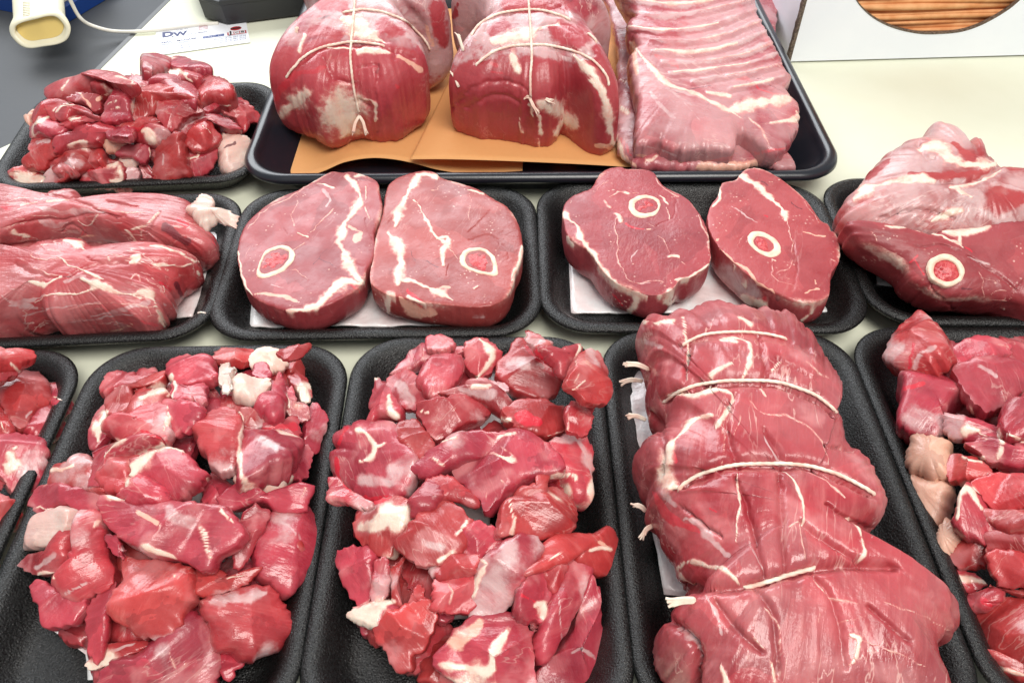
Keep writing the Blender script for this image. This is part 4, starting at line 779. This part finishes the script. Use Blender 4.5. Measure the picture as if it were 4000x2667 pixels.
fc = mound('c', 0.031, off=(0, 0.008))
heap(zc, fc, '''
m|small dark chunk standing at the top left|570,120 575,75 640,68 680,100 660,125 600,130
m|long red chunk along the upper left|430,230 490,160 560,110 640,125 700,115 735,120 700,150 560,190 480,220
m|pointed red tip at the top right of centre|1000,95 1005,40 1075,70 1115,110 1060,135
m|red strip with a white end at the top right|1050,120 1140,130 1230,110 1240,150 1200,195 1170,250 1120,180
m|smooth wide red chunk at the upper left|540,240 590,170 660,145 720,160 740,210 700,280 610,330 560,310
s|round chunk wrapped by a band of fat near the top|735,190 740,110 790,82 850,100 890,150 870,210 820,255 770,240
m|glossy chunk with a bloody ridge at the top|875,200 920,150 960,100 1010,90 1070,120 1130,190 1150,270 1080,330 1000,320 920,280
w|ragged chunk at the top right corner|1180,270 1200,200 1240,140 1310,135 1345,210 1370,300 1350,350 1290,360 1230,320
m|small red bit between the two upper chunks|835,260 920,280 900,330 860,300
w|white edged chunk on the left rim|315,460 330,330 345,255 400,260 440,320 470,390 450,430 380,440 330,470
s|shiny membrane covered knob at the upper left|400,290 420,235 500,220 570,290 580,340 540,390 460,370
m|dark chunk at the right edge under the ragged one|1170,400 1200,350 1290,355 1285,450 1260,500 1190,480
m|dark chunk above the glossy kidney shaped piece|460,450 530,450 590,540 560,600 480,560 450,500
m|oval orange red chunk right of centre|900,400 960,350 1050,335 1140,360 1185,410 1170,480 1060,515 960,470
s|pale ridged chunk behind the centre|635,320 720,290 800,255 870,290 920,350 900,400 840,370 750,330
m|jagged flat chunk in the upper centre|525,380 580,340 650,330 760,320 850,370 830,420 700,480 620,520 570,470
m|lumpy chunk at the middle left of centre|515,650 560,590 620,550 700,500 800,480 900,500 850,580 700,630 600,680
m|low red corner peeping out at the left|160,780 175,690 240,740 330,790 300,810 220,790
s|glossy kidney shaped chunk with a bloody rim|170,600 200,560 180,520 240,470 330,440 430,440 480,520 530,590 510,680 440,760 330,780 240,740 190,680
w|tall ring shaped chunk on the right side|1095,540 1210,490 1260,480 1300,590 1305,700 1260,810 1190,760 1150,660
m|red tongue below the fibrous central chunk|580,690 660,670 760,750 780,800 700,790 620,760
m|wide fibrous chunk at the very centre|680,660 720,600 840,570 880,500 960,480 1090,550 1150,640 1010,700 900,780 830,820 780,760
w|block with white corners right of centre|895,890 930,770 1000,760 1100,730 1180,760 1225,850 1200,910 1100,940 960,930 900,930
m|curled strip hanging over the white cornered block|960,740 1040,700 1045,600 1080,590 1100,660 1090,760 1100,850 1060,860 970,830
m|dark chunk between the ball and the centre|510,820 530,740 600,690 650,760 600,800 530,850
w|ball shaped chunk capped with cream fat at the left|258,890 290,820 350,780 430,760 500,800 490,900 440,970 400,1030 310,970 270,930
m|dark red chunk right of the wide glossy one|700,960 770,880 860,900 900,960 840,1010 740,1040
s|wide glossy chunk with a white lip left of centre|445,960 500,880 560,800 680,780 740,840 760,900 700,1010 620,1050 540,1060 480,1010
m|reddish chunk below the white lipped one|600,1080 700,1010 800,1020 780,1080 700,1100 620,1110
m|red strip next to the pink block at the left|330,1180 360,1060 400,1040 400,1190 350,1220
m|upright slice between block and open gap|395,1080 440,1020 490,1010 470,1140 480,1240 430,1230
s|smooth pink block at the left edge|178,1060 200,985 320,985 358,1060 330,1200 270,1230 210,1150
m|chunk with a fine white line under the centre|590,1180 620,1110 700,1100 780,1130 770,1250 660,1260 600,1250
w|red chunk with a white fat corner at the lower right|940,1250 980,1140 1060,1070 1100,1150 1095,1250 1080,1300 980,1300
m|small scrap above the bottom fat slab|1000,1300 1060,1290 1050,1360 1010,1350
s|big smooth slice with a white left edge|775,1240 790,1100 830,1030 920,960 1020,950 1060,1000 1000,1110 930,1220 850,1280 790,1280
m|long smooth slice running to the lower right|1050,1420 1080,1250 1160,1100 1220,1040 1290,1040 1250,1180 1200,1280 1130,1400 1080,1470
m|long fibrous chunk at the bottom right corner|1180,1350 1240,1200 1290,1130 1340,1230 1335,1460 1300,1560 1200,1600 1080,1620 1040,1540 1100,1450
s|arched slice with a gristly end at the right|985,1110 1060,1010 1120,940 1200,915 1290,930 1350,900 1380,960 1370,1060 1320,1100 1200,1040 1120,1010 1040,1070
m|small tongue hanging from the arched slice|1090,1060 1150,1010 1180,1060 1130,1160 1090,1110
m|pale knob above the lower left chunk|480,1240 500,1180 530,1145 575,1180 580,1240 510,1290
m|folded chunk standing alone at the lower left|355,1350 400,1270 460,1260 540,1220 600,1250 590,1380 510,1450 500,1500 430,1490 400,1420
w|chunk with a white pointed fat tip at the lower left|232,1265 300,1225 400,1205 455,1220 460,1280 400,1340 350,1330 270,1300
w|slab with a thick white fat edge at the very bottom|620,1470 660,1410 770,1290 940,1280 1020,1350 1030,1430 1030,1620 750,1620 700,1550 630,1505
''', 'stew chunks in the middle heap, front row', '''
f 20 800,90 850,140 835,200 790,245; f 22 400,320 412,380 450,420; f 15 545,385 580,402; f 19 770,290 845,290; f 13 275,475 320,490 340,550 325,600 280,615; f 11 340,550 390,530; f 13 880,500 950,492; f 11 850,570 960,600; f 7 900,545 970,600; f 20 1120,680 1210,665 1215,690; f 11 1200,300 1262,265
f 9 1210,270 1235,230; f 28 280,905 350,885 400,868; s 30 300,830 420,780; f 17 620,1040 690,1000; s 34 560,960 640,980; f 15 700,930 750,870; f 14 800,1030 830,1050 792,1120 780,1200; f 11 930,780 945,845; f 22 935,920 952,850; f 7 665,1230 680,1180 660,1130; f 24 1040,1240 1082,1225 1080,1290; f 16 1095,1040 1140,1015
f 18 1270,990 1360,990; p 26 1320,960 1360,1000; f 28 250,1260 330,1240 430,1215; f 16 270,1290 340,1320; f 24 640,1490 740,1500 830,1510 870,1420 930,1320; p 60 700,1400 800,1310; f 15 1225,120 1205,185; f 11 640,540 700,510; f 13 600,600 640,622; f 12 890,440 930,430; f 5 1180,400 1182,470 1070,510
s 80 300,690 420,700; b 18 190,600 200,690 260,760 330,780 430,755; b 20 1000,110 1090,190 1120,240; b 22 230,470 200,560; b 16 980,1190 1050,1220; s 6 1150,1190 1148,1380; s 12 1200,1440 1250,1420 1310,1460; s 50 720,300 840,320; s 60 460,280 500,350; b 44 980,410 1050,440; s 14 1230,520 1290,620 1290,720; f 8 560,130 550,170; s 8 900,1420 910,1470; f 6 780,640 830,760; f 6 860,640 900,700''', 4, 'in the middle front heap')
filler(fc, 30, 'c', 401, 'small red chunk mostly buried in the middle heap', 'buried chunks in the middle heap')
pad(zc, [(400,170),(930,120),(800,1290),(560,1300)], 'white absorbent pad under the middle heap, its corner up at the top left', 0.0016)

fe = mound('e', 0.040)
heap(zc and z7, fe, '''
m|dark slab in the back right corner|1600,180 1720,170 1800,240 1760,300 1640,260
m|pointed cube at the top left|1140,260 1160,190 1220,120 1280,80 1340,110 1390,180 1405,240 1330,300 1230,320 1180,300
m|wide red chunk along the back|1405,250 1440,200 1520,170 1640,200 1640,250 1560,280 1460,300
m|big lumpy chunk right of the cube|1420,300 1500,260 1600,250 1690,280 1720,360 1660,430 1560,470 1490,420
m|chunk at the right edge in the upper half|1610,510 1640,440 1760,390 1820,560 1660,570
m|ragged torn chunk below the cube|1195,360 1215,310 1300,290 1400,290 1450,350 1460,420 1400,440 1380,530 1390,560 1280,565 1210,530 1215,420
m|row of red slivers in the upper middle|1380,480 1480,490 1600,540 1580,600 1460,590 1390,560
m|red chunk with a white tag in the middle|1480,600 1560,570 1620,600 1800,600 1800,700 1600,690 1540,650
s|small pink fold right of the pale fat|1370,690 1440,640 1540,660 1580,710 1520,750 1410,750
p|upper smooth cream slab of fat at the left|1232,640 1260,570 1340,565 1420,600 1400,690 1395,755 1290,735 1230,705
p|lower smooth cream slab of fat at the left|1230,712 1300,735 1400,765 1410,800 1390,900 1350,955 1290,890 1240,790
m|broad chunk at the right edge, mid height|1500,760 1600,720 1800,740 1800,870 1620,880 1540,830
m|dark chunk under the right edge piece|1540,880 1640,880 1800,860 1800,960 1640,960 1600,930
s|triangular folded piece below the middle|1420,930 1440,820 1480,760 1540,820 1600,950 1580,1010 1500,1000
p|small cream wedge of fat under the slabs|1355,960 1390,900 1430,930 1450,980 1400,1050 1365,1030
m|brownish red chunk under the cream wedge|1420,960 1500,990 1600,1000 1540,1090 1430,1100 1400,1050
m|dark chunk at the right edge, lower half|1560,960 1640,960 1800,980 1800,1060 1620,1040 1570,1080
w|pointed scrap with fat crumbs at the lower left|1325,1070 1400,1080 1480,1110 1550,1160 1530,1200 1420,1210 1370,1150
m|bright red chunk at the lower right edge|1565,1060 1640,1040 1800,1080 1800,1170 1640,1180 1580,1130
m|low ragged chunk at the lower left|1420,1230 1500,1200 1620,1180 1620,1230 1500,1290 1450,1340
m|flat chunk behind the big smooth one|1560,1170 1640,1180 1800,1160 1800,1260 1690,1230
m|fatty bottom edge of the lowest chunk|1520,1440 1640,1500 1800,1500 1800,1620 1640,1540
m|big smooth red chunk at the bottom right corner|1475,1330 1560,1240 1680,1230 1800,1300 1800,1500 1640,1500 1530,1440
''', 'stew chunks in the heap at the right end, front row', '''
f 20 1455,575 1470,545 1520,548; f 10 1520,560 1550,575; f 14 1600,540 1612,600 1600,670; f 17 1430,1130 1480,1145 1545,1160; f 15 1450,650 1540,668; f 15 1430,900 1440,810 1490,780 1540,860; s 18 1260,300 1280,250 1350,205; b 16 1250,200 1240,300; f 12 1520,1440 1600,1500 1700,1530; f 10 1620,560 1720,600; b 24 1540,1240 1560,1250
s 20 1520,280 1600,330; f 9 1580,960 1560,900; f 9 1480,440 1500,480; f 9 1600,200 1640,205; b 40 1230,380 1300,360; p 20 1480,450 1500,480''', 5, 'in the right end heap')
filler(fe, 16, 'e', 501, 'small red chunk mostly buried in the heap at the right end', 'buried chunks in the right heap')

fa = mound('a', 0.030)
heap(zb, fa, '''
m|dark top chunk|-60,90 60,72 145,85 140,120 60,140 -60,150
m|pale edged chunk under the top one|-60,110 60,130 110,165 60,200 -60,220
m|large flat square faced chunk|5,230 80,185 160,180 200,215 215,310 150,350 110,420 40,400 10,330
w|pale knobbly chunk furthest right|190,230 290,220 322,250 328,320 270,370 215,310
m|long dark ridge below the square faced chunk|110,420 215,310 275,375 270,450 210,490 100,460
m|pink curl at the frame edge|-60,330 10,330 60,430 30,470 -60,450
m|upright chunk with a cream fat patch|-30,470 80,455 205,500 185,660 90,740 10,660 -60,560
m|rounded piece under the upright chunk|-80,640 10,640 20,700 -80,740
m|lower rounded red piece|-80,740 50,745 82,800 40,870 -80,880
m|lowest piece at the frame edge|-80,880 10,890 5,960 -80,980
''', 'stew chunks cut off by the left edge', '''
f 24 40,540 60,590 30,600; f 18 60,520 75,510; f 16 50,140 90,170; f 16 230,280 300,300; s 12 120,380 140,360; f 8 60,600 60,630; f 12 0,400 30,440''', 6, 'in the heap cut off at frame left')
filler(fa, 5, 'a', 601, 'small red chunk mostly buried in the heap cut off by the left edge', 'buried chunks in the left heap')

ft = mound('tl', 0.050, off=(0.0, 0.0))
heap(zt, ft, '''
s|smooth block standing highest at the back|1130,500 1150,455 1220,445 1380,475 1400,560 1330,610 1240,660 1145,640
w|long chunk on the back ridge|1380,490 1420,445 1560,490 1700,580 1640,600 1480,570 1400,540
m|small scrap left of the smooth block|1050,620 1070,600 1140,650 1220,670 1200,700 1080,710
m|dark chunk along the back left|385,770 480,700 600,650 740,610 890,585 1000,610 1080,680 1000,700 800,660 640,740 440,810
m|broad chunk on the right shoulder|1590,640 1650,600 1770,620 1870,700 1900,790 1830,860 1700,850 1640,870 1580,760
w|piece topped with a thick white strip|1360,600 1380,565 1470,575 1590,610 1640,650 1600,700 1500,680 1400,640
m|rounded chunk under the white strip|1220,690 1290,620 1400,610 1510,680 1570,720 1570,820 1450,810 1380,750 1300,700
w|rounded chunk with a white right edge|750,710 830,650 920,640 1020,650 1070,740 1000,770 870,770 800,760
m|brownish chunk left of the ribbed piece|530,800 620,750 750,760 820,800 790,880 740,890 680,840 600,830
w|ribbed piece with pale stripes|820,960 860,850 930,720 1000,715 1070,750 1050,850 1040,950 930,980
m|widest smooth chunk in the middle|1045,920 1050,830 1100,750 1200,700 1380,720 1450,800 1500,850 1380,870 1280,830 1250,900 1150,960 1050,970
p|pink pointed tip at the far left|190,940 240,905 280,890 250,960 240,1020
m|curved chunk on the left shoulder|250,940 290,870 400,820 500,810 640,850 560,880 480,950 440,980 400,940 290,1000
w|chunk with a broad white band at the left|440,920 460,850 520,830 600,840 750,910 740,950 620,920 560,960 490,970
m|torn strip under the white banded chunk|500,1000 600,940 700,920 780,950 780,980 660,1000 560,1040
w|rounded chunk with a white patch at left|240,1080 260,960 400,930 440,990 520,1020 520,1070 440,1110 380,1100 280,1120
m|small chunk on the far right shoulder|1650,870 1770,830 1860,780 1950,830 1900,860 1790,850 1700,900
m|knobbly chunk at the far right by the pan|1760,860 1880,840 2000,850 2090,910 2080,980 2020,1000 1960,1060 1900,960 1820,920
m|bright red strip in the middle hollow|940,1000 1060,990 1150,940 1280,950 1290,1000 1180,1010 1100,1060 1020,1100 970,1060
m|spiky red chunk right of the middle|1255,830 1300,810 1390,790 1540,840 1640,900 1500,960 1420,1040 1370,1060 1280,980
w|dark chunk with a white fat tag|1080,1120 1110,1050 1200,1010 1300,1020 1370,1080 1290,1130 1180,1150
m|long upright strip at the left edge|230,1330 240,1180 300,1100 420,1130 490,1230 400,1290 350,1370
p|rounded peach coloured fat flap|830,1180 870,1100 960,1080 1020,1130 1010,1200 920,1240 850,1230
m|wide brownish chunk in front of the middle|440,1130 560,1050 680,990 820,980 970,1040 980,1110 870,1130 840,1180 700,1180 560,1190 480,1210
m|reddish bits inside the arch|1510,1130 1570,1020 1680,990 1730,1060 1770,1120 1680,1200 1560,1200
s|arching strip over the right front|1420,1060 1500,960 1640,910 1780,920 1900,990 1960,1060 1880,1090 1780,1060 1720,1000 1640,990 1560,1050 1500,1120 1450,1100
m|small chunk under the arch|1510,1230 1620,1200 1740,1160 1750,1260 1690,1380 1580,1430 1540,1380
f|crinkled white fatty lump at the right front|1740,1280 1740,1160 1800,1080 1920,1090 2010,1130 1990,1260 1960,1330 1880,1410 1790,1380
m|square chunk behind the white fat cube|960,1240 1040,1170 1190,1170 1200,1260 1150,1320 1040,1260
s|smooth upright block at the right front|1240,1280 1290,1160 1420,1070 1490,1120 1500,1230 1540,1400 1500,1440 1250,1470
w|small fatty chunk left of the upright block|1115,1340 1160,1300 1230,1380 1240,1450 1160,1460
s|largest front chunk with a white ridge|350,1480 380,1370 500,1250 560,1180 640,1130 760,1190 900,1280 980,1310 800,1360 690,1400 600,1460 450,1500
w|pale tipped piece at the front left corner|35,1460 100,1390 240,1360 330,1380 340,1460 260,1510 100,1510
m|red chunk in front of the white fat cube|1000,1370 1100,1330 1130,1410 1100,1490 1000,1510 900,1510
w|front chunk with a white corner|665,1470 700,1390 920,1310 960,1290 1000,1360 1010,1460 880,1510 760,1500
f|white fat cube at the front|970,1290 1010,1260 1100,1270 1105,1320 1060,1350 1000,1340
''', 'stew chunks in the far left heap by the pan', '''
f 20 920,610 1020,630 1085,690; f 22 1370,585 1450,580 1560,650; f 26 500,720 545,655; f 22 440,900 500,850 600,845; f 24 300,1005 350,970 400,950; f 34 570,1180 640,1150 680,1195; f 34 900,1460 980,1440 960,1350; f 24 1160,1060 1210,1050 1220,1150; f 10 1630,1015 1700,1080; f 15 1780,850 1870,862
f 20 60,1455 250,1500; p 40 120,1420 280,1400; s 20 1440,1060 1550,970 1700,930; s 18 1290,1240 1310,1330; f 12 880,850 940,815; f 12 900,890 960,860; f 16 560,960 640,940; p 30 870,760 780,800; b 34 980,1060 1150,1030; b 16 700,1380 900,1330; s 40 1170,500 1240,560; s 30 400,1130 300,1150; f 14 1200,1190 1220,1260; f 12 1540,1280 1600,1250; f 7 1600,1060 1640,1080; d 20 1800,1200 1900,1150; p 20 640,750 740,860; s 20 480,1350 600,1250''', 7, 'in the far left heap')
filler(ft, 24, 'tl', 701, 'small red chunk mostly buried in the far left heap', 'buried chunks in the far left heap')
pad(zt, [(600,1100),(1900,1050),(1640,1478),(600,1490)], 'white absorbent pad at the front of the far left heap', 0.0012)

# ---------------------------------------------------------------- carton with paper at the top right
A = G(ZD([(1813, 146)]))[0]; B = G(ZD([(2352, 131)]))[0]; d = (B-A)/np.linalg.norm(B-A); W_ = 0.34; nb = np.array([-d[1], d[0], 0]); Hh = 0.24
root = empty('carton', A, math.atan2(d[1], d[0]))
tag(root, 'white corrugated carton with a rounded cut out full of brown paper', 'carton')
def at_front(px, zm=ZD):               # hit of a sight line with the carton's front face, in carton coordinates
    P = on_plane(zm(px), A, nb); q = P-A; return np.stack([q @ d, q[:, 2]], 1)
arc = at_front([(1958,-12),(1975,14),(2000,38),(2030,56),(2065,69),(2110,78),(2150,79),(2200,75),(2240,64),(2280,45),(2320,20),(2350,-6)])
arc = catmull(arc, 5, False); 
x0, x1 = arc[0][0], arc[-1][0]; ytop = 0.17
L_ = [(0, 0), (W_, 0), (W_, Hh), (x1+0.012, Hh)]
hole = [(x1+0.012, Hh), (x1+0.012, ytop)] + [tuple(p) for p in arc[::-1]] + [(x0-0.012, ytop), (x0-0.012, Hh)]
outline = [(0, 0.0018), (W_, 0.0018), (W_, Hh)] + hole + [(0, Hh)]
def slab(poly, y0, y1):
    n_ = len(poly); V = [(x, y0, z) for x, z in poly]+[(x, y1, z) for x, z in poly]
    return V, [tuple(range(n_)), tuple(range(2*n_-1, n_-1, -1))]+[(i+n_, (i+1) % n_+n_, (i+1) % n_, i) for i in range(n_)]
import bmesh
def tri(name, V, F, m, parent):
    o = mk(name, V, F, m, parent, smooth=False); bm = bmesh.new(); bm.from_mesh(o.data); bmesh.ops.triangulate(bm, faces=[f for f in bm.faces if len(f.verts) > 4], ngon_method='EAR_CLIP'); bmesh.ops.recalc_face_normals(bm, faces=bm.faces); bm.to_mesh(o.data); bm.free(); return o
tri('front_panel', *slab(outline, 0.0, 0.003), 'carton', root)
V, F = box(0.0005, 0.0035, 0.0032, 0.34, 0.0012, Hh); mk('side_panel', V, F, 'carton', root, smooth=False)
V, F = box(W_-0.0035, W_-0.0005, 0.0032, 0.34, 0.0012, Hh); mk('side_panel', V, F, 'carton', root, smooth=False)
rng = random.Random(5)
P = [np.array([(-0.0022-rng.uniform(0, 0.0008), -0.0008, z), (0.0003, -0.0008, z), (0.0003, 0.0045, z), (-0.0022-rng.uniform(0, 0.0008), 0.0045, z)]) for z in np.linspace(0, Hh, 60)]
V, F = loft(P); mk('corrugated_edge', V, F, 'corrugated', root, smooth=False)
g = tri('cut_edge', *slab([tuple(p) for p in arc]+[tuple(p+np.array([0, 0.0012])) for p in arc[::-1]], -0.0003, 0.0034), 'corrugated', root)
z = 0.004; k = 0
while z < 0.15:
    t = rng.uniform(0.0020, 0.0055); a0 = rng.uniform(-0.0025, 0.0025); sh = rng.uniform(-0.001, 0.001)
    xs = np.linspace(0.02, W_-0.01, 22); R = []
    ph = rng.uniform(0, 6)
    for x in xs:
        y0 = 0.006+a0+0.0018*math.sin(x*30+ph); zz = z+0.0014*math.sin(x*9+ph)+sh
        R.append(np.array([(x, y0, zz), (x, y0-0.0004, zz+t*0.5), (x, y0, zz+t*0.9), (x, 0.30, zz+t*0.9), (x, 0.30, zz)]))
    V, F = loft(R); q = mk('paper_sheaf', V, F, 'kraft_paper', None); q.location = A; q.rotation_euler = root.rotation_euler
    tag(q, 'sheaf of brown paper stacked inside the white carton', 'paper sheaf', 'brown paper stacked in the carton'); z += t+rng.uniform(0.0003, 0.0009); k += 1

# ---------------------------------------------------------------- card with printing
card_z = Z(580, 80, 5.6); cz = 0.0005
P = G(card_z([(180, 778), (2228, 490)]), cz); ax = P[1]-P[0]; cw = np.linalg.norm(ax); ax /= cw; ay = np.array([-ax[1], ax[0], 0]); ch = 0.052
card = empty('business_card', P[0], math.atan2(ax[1], ax[0])); tag(card, 'white business card with navy initials lying in front of the black box', 'business card')
V, F = box(0, cw, 0, ch, 0.0001, 0.0006); mk('card_sheet', V, F, 'card_stock', card, smooth=False)
def loc(px): q = G(card_z([px]), cz)[0]-P[0]; return q @ ax, q @ ay
def ink(name, poly, m, z=0.0007):
    tri(name, *slab([tuple(p) for p in poly], -z, -z-0.0001), m, card).matrix_local = __import__('mathutils').Matrix(((1, 0, 0, 0), (0, 0, 1, 0), (0, -1, 0, 0), (0, 0, 0, 1)))
def text(s, px, width, m, ext=0.0, sy=1.0):
    cu = bpy.data.curves.new('t', 'FONT'); cu.body = s; cu.size = 1; cu.offset = ext; cu.resolution_u = 3
    to = bpy.data.objects.new('t', cu); COL.objects.link(to); dg = bpy.context.evaluated_depsgraph_get(); me = bpy.data.meshes.new_from_object(to.evaluated_get(dg))
    bpy.data.objects.remove(to); me.materials.clear(); me.materials.append(MAT[m]); xs = [v.co.x for v in me.vertices]; k = width/(max(xs)-min(xs))
    o = bpy.data.objects.new('printed_text', me); COL.objects.link(o); o.parent = card; x, y = loc(px); o.scale = (k, k*sy, k); o.location = (x, y, 0.00085); return o
u = cw/2048
text('D', (300, 392), 250*u, 'navy_ink', 0.05, 1.0); text('W', (560, 372), 330*u, 'navy_ink', 0.05, 1.05); text('&', (505, 395), 60*u, 'navy_ink')
text('QUALITY', (600, 250), 290*u, 'grey_ink'); text('WILLIAMSON', (862, 335), 430*u, 'navy_ink', 0.015, 0.9); text('PERCY MCNABB', (285, 528), 770*u, 'navy_ink', 0.015, 0.9)
text('Sales Consultant', (285, 560), 640*u, 'grey_ink', 0.012, 0.8); text('8174 Hwy 9 & E. Arva', (275, 640), 730*u, 'grey_ink', 0.012, 0.8); text('percymcnabb@dwgroup.ca', (270, 682), 880*u, 'grey_ink', 0.012, 0.8); text('www.dwgroup.ca', (270, 715), 540*u, 'grey_ink', 0.012, 0.8)
text('Phone: (519) 887-2570', (1435, 455), 720*u, 'grey_ink', 0.012, 0.9); text('Fax: (519) 887-8270', (1530, 482), 620*u, 'grey_ink', 0.012, 0.9); text('Cell: (519) 420-8708', (1515, 522), 640*u, 'grey_ink', 0.012, 0.9)
text('Sales', (1110, 170), 190*u, 'red_ink'); text('Service', (1100, 200), 210*u, 'red_ink'); text('Rentals', (1100, 232), 210*u, 'red_ink')
def quad(a, b, h): (x, y), (x2, y2) = loc(a), loc(b); return [(x, y), (x2, y), (x2, y+h), (x, y+h)]
ink('blue_bar', quad((1200, 418), (1660, 355), 0.0042), 'blue_ink'); text('case ih', (1225, 402), 400*u, 'white_ink', 0, 0.5).data.name = 'printed_text'
ink('rule_line', quad((280, 575), (2150, 340), 0.0003), 'grey_ink')
ink('logo_frame', quad((1735, 352), (2150, 295), 0.0062), 'red_ink'); x, y = loc((1735, 352))
for k in range(3): ink('logo_cell', [(x+u*(30+k*130), y+.0008), (x+u*(140+k*130), y+.0008), (x+u*(140+k*130), y+.0054), (x+u*(30+k*130), y+.0054)], 'white_ink', 0.00082)
for k, chx in enumerate('JCB'):
    t = text(chx, (1735, 352), 70*u, 'black_ink', 0.03); t.location = (x+u*(48+k*130), y+.0016, 0.00095)
x, y = loc((1915, 195)); ink('oval_logo', [(x+u*128*math.cos(t), y+.0042*math.sin(t)) for t in np.linspace(0, 2*math.pi, 32, endpoint=False)], 'red_ink'); ink('oval_band', [(x-u*110, y-.0012), (x+u*110, y-.0012), (x+u*110, y+.0012), (x-u*110, y+.0012)], 'black_ink', 0.00082)

# ---------------------------------------------------------------- black box at the top
a, b, c_ = G(ZD([(489, 42)]), 0.0)[0], G(ZD([(524, 62)]), 0.0)[0], G(ZD([(740, 34)]), 0.0)[0]
dv = (c_-b)/np.linalg.norm(c_-b); nv = np.array([-dv[1], dv[0], 0])
bx = empty('plastic_box', b, math.atan2(dv[1], dv[0])); tag(bx, 'black plastic box with a chamfered corner behind the business card', 'plastic box')
def bxp(ins, z):
    w2, d2, cc = 0.20, 0.12, 0.020
    return np.array([(0+ins, ins, z), (w2-ins, ins, z), (w2-ins, d2-ins, z), (-cc-0.01+ins, d2-ins, z), (-cc+ins, cc+ins*0.4, z)])
mk('box_body', *loft([bxp(0.003, 0.0006), bxp(0, 0.003), bxp(-0.0015, 0.021), bxp(-0.0025, 0.0225), bxp(-0.0025, 0.026), bxp(0, 0.0275)]), 'black_plastic', bx, smooth=False)
mk('box_lid', *loft([bxp(0.006, 0.0276), bxp(0.006, 0.031), bxp(0.012, 0.0335)]), 'black_plastic', bx, smooth=False)

# ---------------------------------------------------------------- hand scanner with its cord, and the stand behind it
sc = empty('hand_scanner', G(zt([(330, 260)]), 0.0)[0]); tag(sc, 'cream plastic hand scanner with a wide oval mouth, at the top left corner', 'hand scanner')
M0 = G(zt([(322, 262)]), 0.022)[0]; nm = np.array([-0.02, -0.93, 0.37]); nm /= np.linalg.norm(nm)
Pm = on_plane(zt([(80,250),(95,205),(160,170),(280,140),(400,112),(480,122),(545,185),(568,250),(540,320),(470,358),(350,378),(240,393),(165,370),(95,300)]), M0, nm)
Pm = resample(catmull(Pm, 6), 64); off = np.array(sc.location); cm = Pm.mean(0)
tgt = on_plane(zt([(250, -60)]), M0+np.array([0, 0.05, 0]), nm)[0]; ax2 = (tgt-cm); back = np.array([ax2[0], 0.070, 0.012])
def sect(s, t, extra=0): return cm+(Pm-cm)*s+back*t
R = [sect(0.80, 0.10), sect(0.82, 0.02), sect(0.86, -0.002), sect(0.93, -0.008), sect(1.0, 0.0), sect(1.02, 0.04), sect(0.985, 0.10), sect(0.93, 0.16), sect(0.88, 0.25), sect(0.885, 0.5), sect(0.90, 1.0), sect(0.92, 2.0)]
mk('scanner_body', *loft([r-off for r in R], True, True), 'cream_plastic', sc)
R = [cm+(Pm-cm)*0.795+back*0.10, cm+(Pm-cm)*0.78+back*0.25, cm+(Pm-cm)*0.6+back*0.3]
mk('scanner_window', *loft([cm-off+(Pm-cm)*s+back*0.085 for s in (0.785, 0.4, 0.1)], False, True), 'amber_plastic', sc)
for k in range(9):
    q = zt([(185, 20+k*14), (240, 18+k*13)]); g0 = on_plane(q, cm+back*0.3+np.array([0, 0, 0.022]), np.array([0, 0, 1.0])); mk('grip_ridge', *tube(g0-off, 0.0005, 6), 'cream_plastic', sc)
cp = zt([(540,-60),(575,20),(620,110),(660,160),(720,200),(840,240),(950,256),(1100,256),(1300,240),(1500,212),(1650,197),(1760,190)])
cz_ = np.array([.045,.035,.024,.018,.012,.006,.0025,.0025,.0025,.0025,.0022,.0022]); Q = resample(catmull(np.array([G(p[None], z)[0] for p, z in zip(cp, cz_)]), 8, False), 140, False)
mk('scanner_cord', *tube(Q-off, 0.0017, 10), 'cord_plastic', sc)
st = G(zt([(520, 155), (640, 110), (790, -5), (400, -40)]), 0.0); s0 = empty('device_stand', st[0]); tag(s0, 'cream device on a dark blue base behind the hand scanner', 'device stand')
dvx = (st[2]-st[0]); dvx /= np.linalg.norm(dvx); ndx = np.array([-dvx[1], dvx[0], 0])
def stp(a0, b0, z, ins=0): return np.array([dvx*(a0+ins)+ndx*(0.0+ins), dvx*(b0-ins)+ndx*(0.0+ins), dvx*(b0-ins)+ndx*0.12, dvx*(a0+ins)+ndx*0.12])+np.array([0, 0, z])
mk('blue_base', *loft([stp(0.0, 0.14, -0.0045), stp(0, 0.14, 0.009), stp(0, 0.14, 0.0105, 0.0015)]), 'blue_plastic', s0, smooth=False)
mk('cream_housing', *loft([stp(-0.004, 0.075, 0.0107, 0.006), stp(-0.004, 0.075, 0.045, 0.006), stp(-0.004, 0.075, 0.05, 0.010)]), 'cream_plastic', s0, smooth=False)
